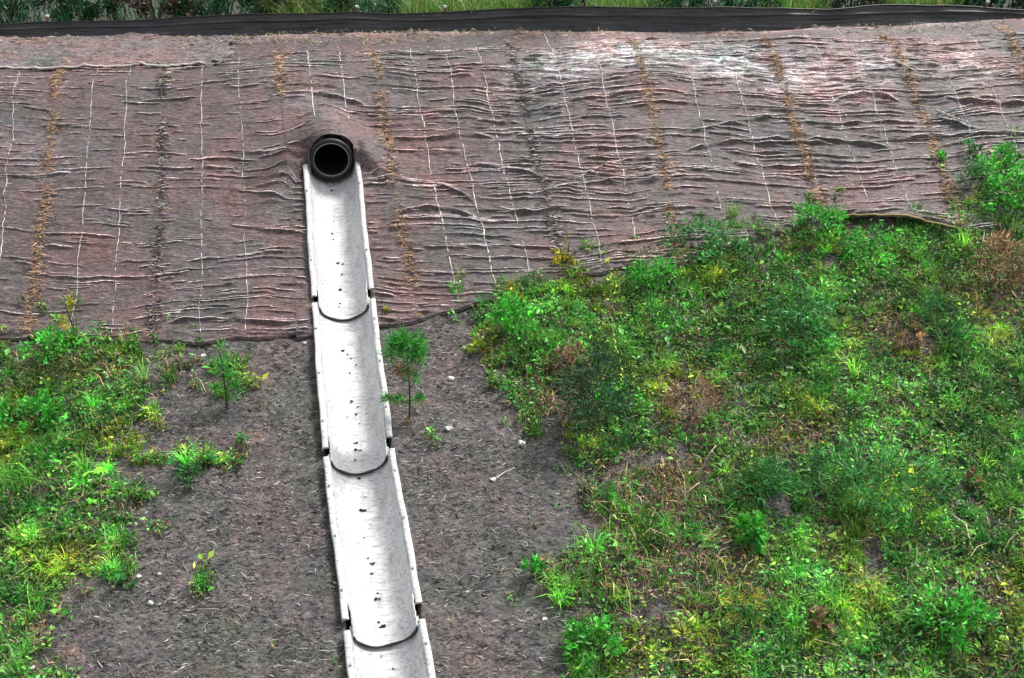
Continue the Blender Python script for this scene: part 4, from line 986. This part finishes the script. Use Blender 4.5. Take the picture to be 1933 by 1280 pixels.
for j, (u, h, wpx, pal, lab) in enumerate(BK):
    p = back_pt(u, 0.42 + 0.08 * (j % 3)); w = wpx / pxm(p) / 2
    t = thing('shrub', p, lab, 'shrub', None); n = int(700 + 900 * w)
    g = Geo()
    for k in range(6):
        e = p + np.array([rng.normal(0, w * 0.5), rng.normal(0, 0.15), h * rng.uniform(0.5, 0.9)]); g.tube(stem_pts(p - [0, 0, 0.03], e, 0.02, 5), np.linspace(0.014, 0.005, 5), 6, (0.06, 0.05, 0.035))
    g.build('stem', m_bark, t)
    nc = int(18 + 16 * w); hh = rng.uniform(0.05, 1, nc)
    cc = p + np.stack([rng.uniform(-1, 1, nc) * w, np.abs(rng.normal(0, 0.2, nc)) - 0.12, hh * h], -1); tone = np.exp(rng.normal(0, 0.45, nc))
    k = rng.integers(0, nc, n * 2); b = cc[k] + rng.normal(0, 0.05, (n * 2, 3)); d = rng.normal(0, 1, (n * 2, 3)) + [0, -0.2, 0.4]
    L = rng.uniform(0.03, 0.075, n * 2)
    g = Geo(); g.leaves(b, d, L, L * 0.5, pick(pal, n * 2, 0.3) * tone[k][:, None]); g.build('leaves', m_leaf, t)
n = 60000
ux = rng.uniform(-500, 2500, n); dy = rng.uniform(0.12, 3.2, n)
ii = np.clip(np.searchsorted(ub, ux), 0, len(ub) - 1); x = fx[ii] * (1 + dy * 0.08) + rng.normal(0, 0.02, n); y = fy[ii] + dy; q = np.column_stack([x, y, Hg(x, y)])
bright = np.zeros(n)
for a, b_ in ((520, 600), (600, 660), (740, 1020), (1095, 1250), (1430, 1560), (1650, 1800)): bright = np.maximum(bright, sstep(ux, a - 20, a + 20) * (1 - sstep(ux, b_ - 20, b_ + 20)))
C = pick(np.array([[0.12, 0.30, 0.04], [0.20, 0.33, 0.06], [0.07, 0.22, 0.03], [0.30, 0.32, 0.12]]), n, 0.3) * bright[:, None] + pick(DK, n, 0.4) * (1 - bright[:, None])
kp = rng.uniform(size=n) < 0.18 + 0.82 * bright; q, C = q[kp], C[kp]; n = len(q)
ga = Geo(); ga.blades(q, fan(n, 0.8), rng.uniform(0.15, 0.5, n), rng.uniform(0.008, 0.018, n), C, 0.3); tag(ga.build('meadow_grass', m_leaf), kind='stuff')
p = back_pt(1095, 0.5); t = thing('sapling', p, 'thin dark sapling trunk rising behind the middle of the fence', 'sapling')
g = Geo(); P = stem_pts(p - [0, 0, 0.05], p + np.array([0.03, 0.05, 2.1]), 0.05); g.tube(P, np.linspace(0.035, 0.012, 7), 8, (0.03, 0.025, 0.022)); g.build('trunk', m_bark, t)
g = Geo(); n = 900; k = rng.uniform(0.5, 1, n); b = np.stack([np.interp(k, np.linspace(0, 1, 7), P[:, j]) for j in range(3)], -1) + rng.normal(0, 0.2, (n, 3)); L = rng.uniform(0.04, 0.08, n)
g.leaves(b, rng.normal(0, 1, (n, 3)) + [0, 0, 0.3], L, L * 0.5, pick(DK, n)); g.build('crown', m_leaf, t)
for (u0, u1, lab, ht) in ((1868, 1886, 'short white pipe piece leaning behind the fence in the upper right', 0.36), (1889, 1916, 'longer white pipe piece sloping upward behind the fence in the upper right corner', 0.40)):
    a = back_pt(u0, 0.25); b_ = back_pt(u1, 0.25); a[2] += ht; b_[2] += ht + 0.055
    g = Geo(); s = np.linspace(0, 1, 5)[:, None]; P = a * (1 - s) + b_ * s
    g.tube(P, [0.024, 0.026, 0.026, 0.026, 0.024], 10); t = g.build('white_pipe', m_white); tag(t, lab, 'pipe piece')
for o in list(bpy.data.objects):
    if '_base' in o: del o['_base']
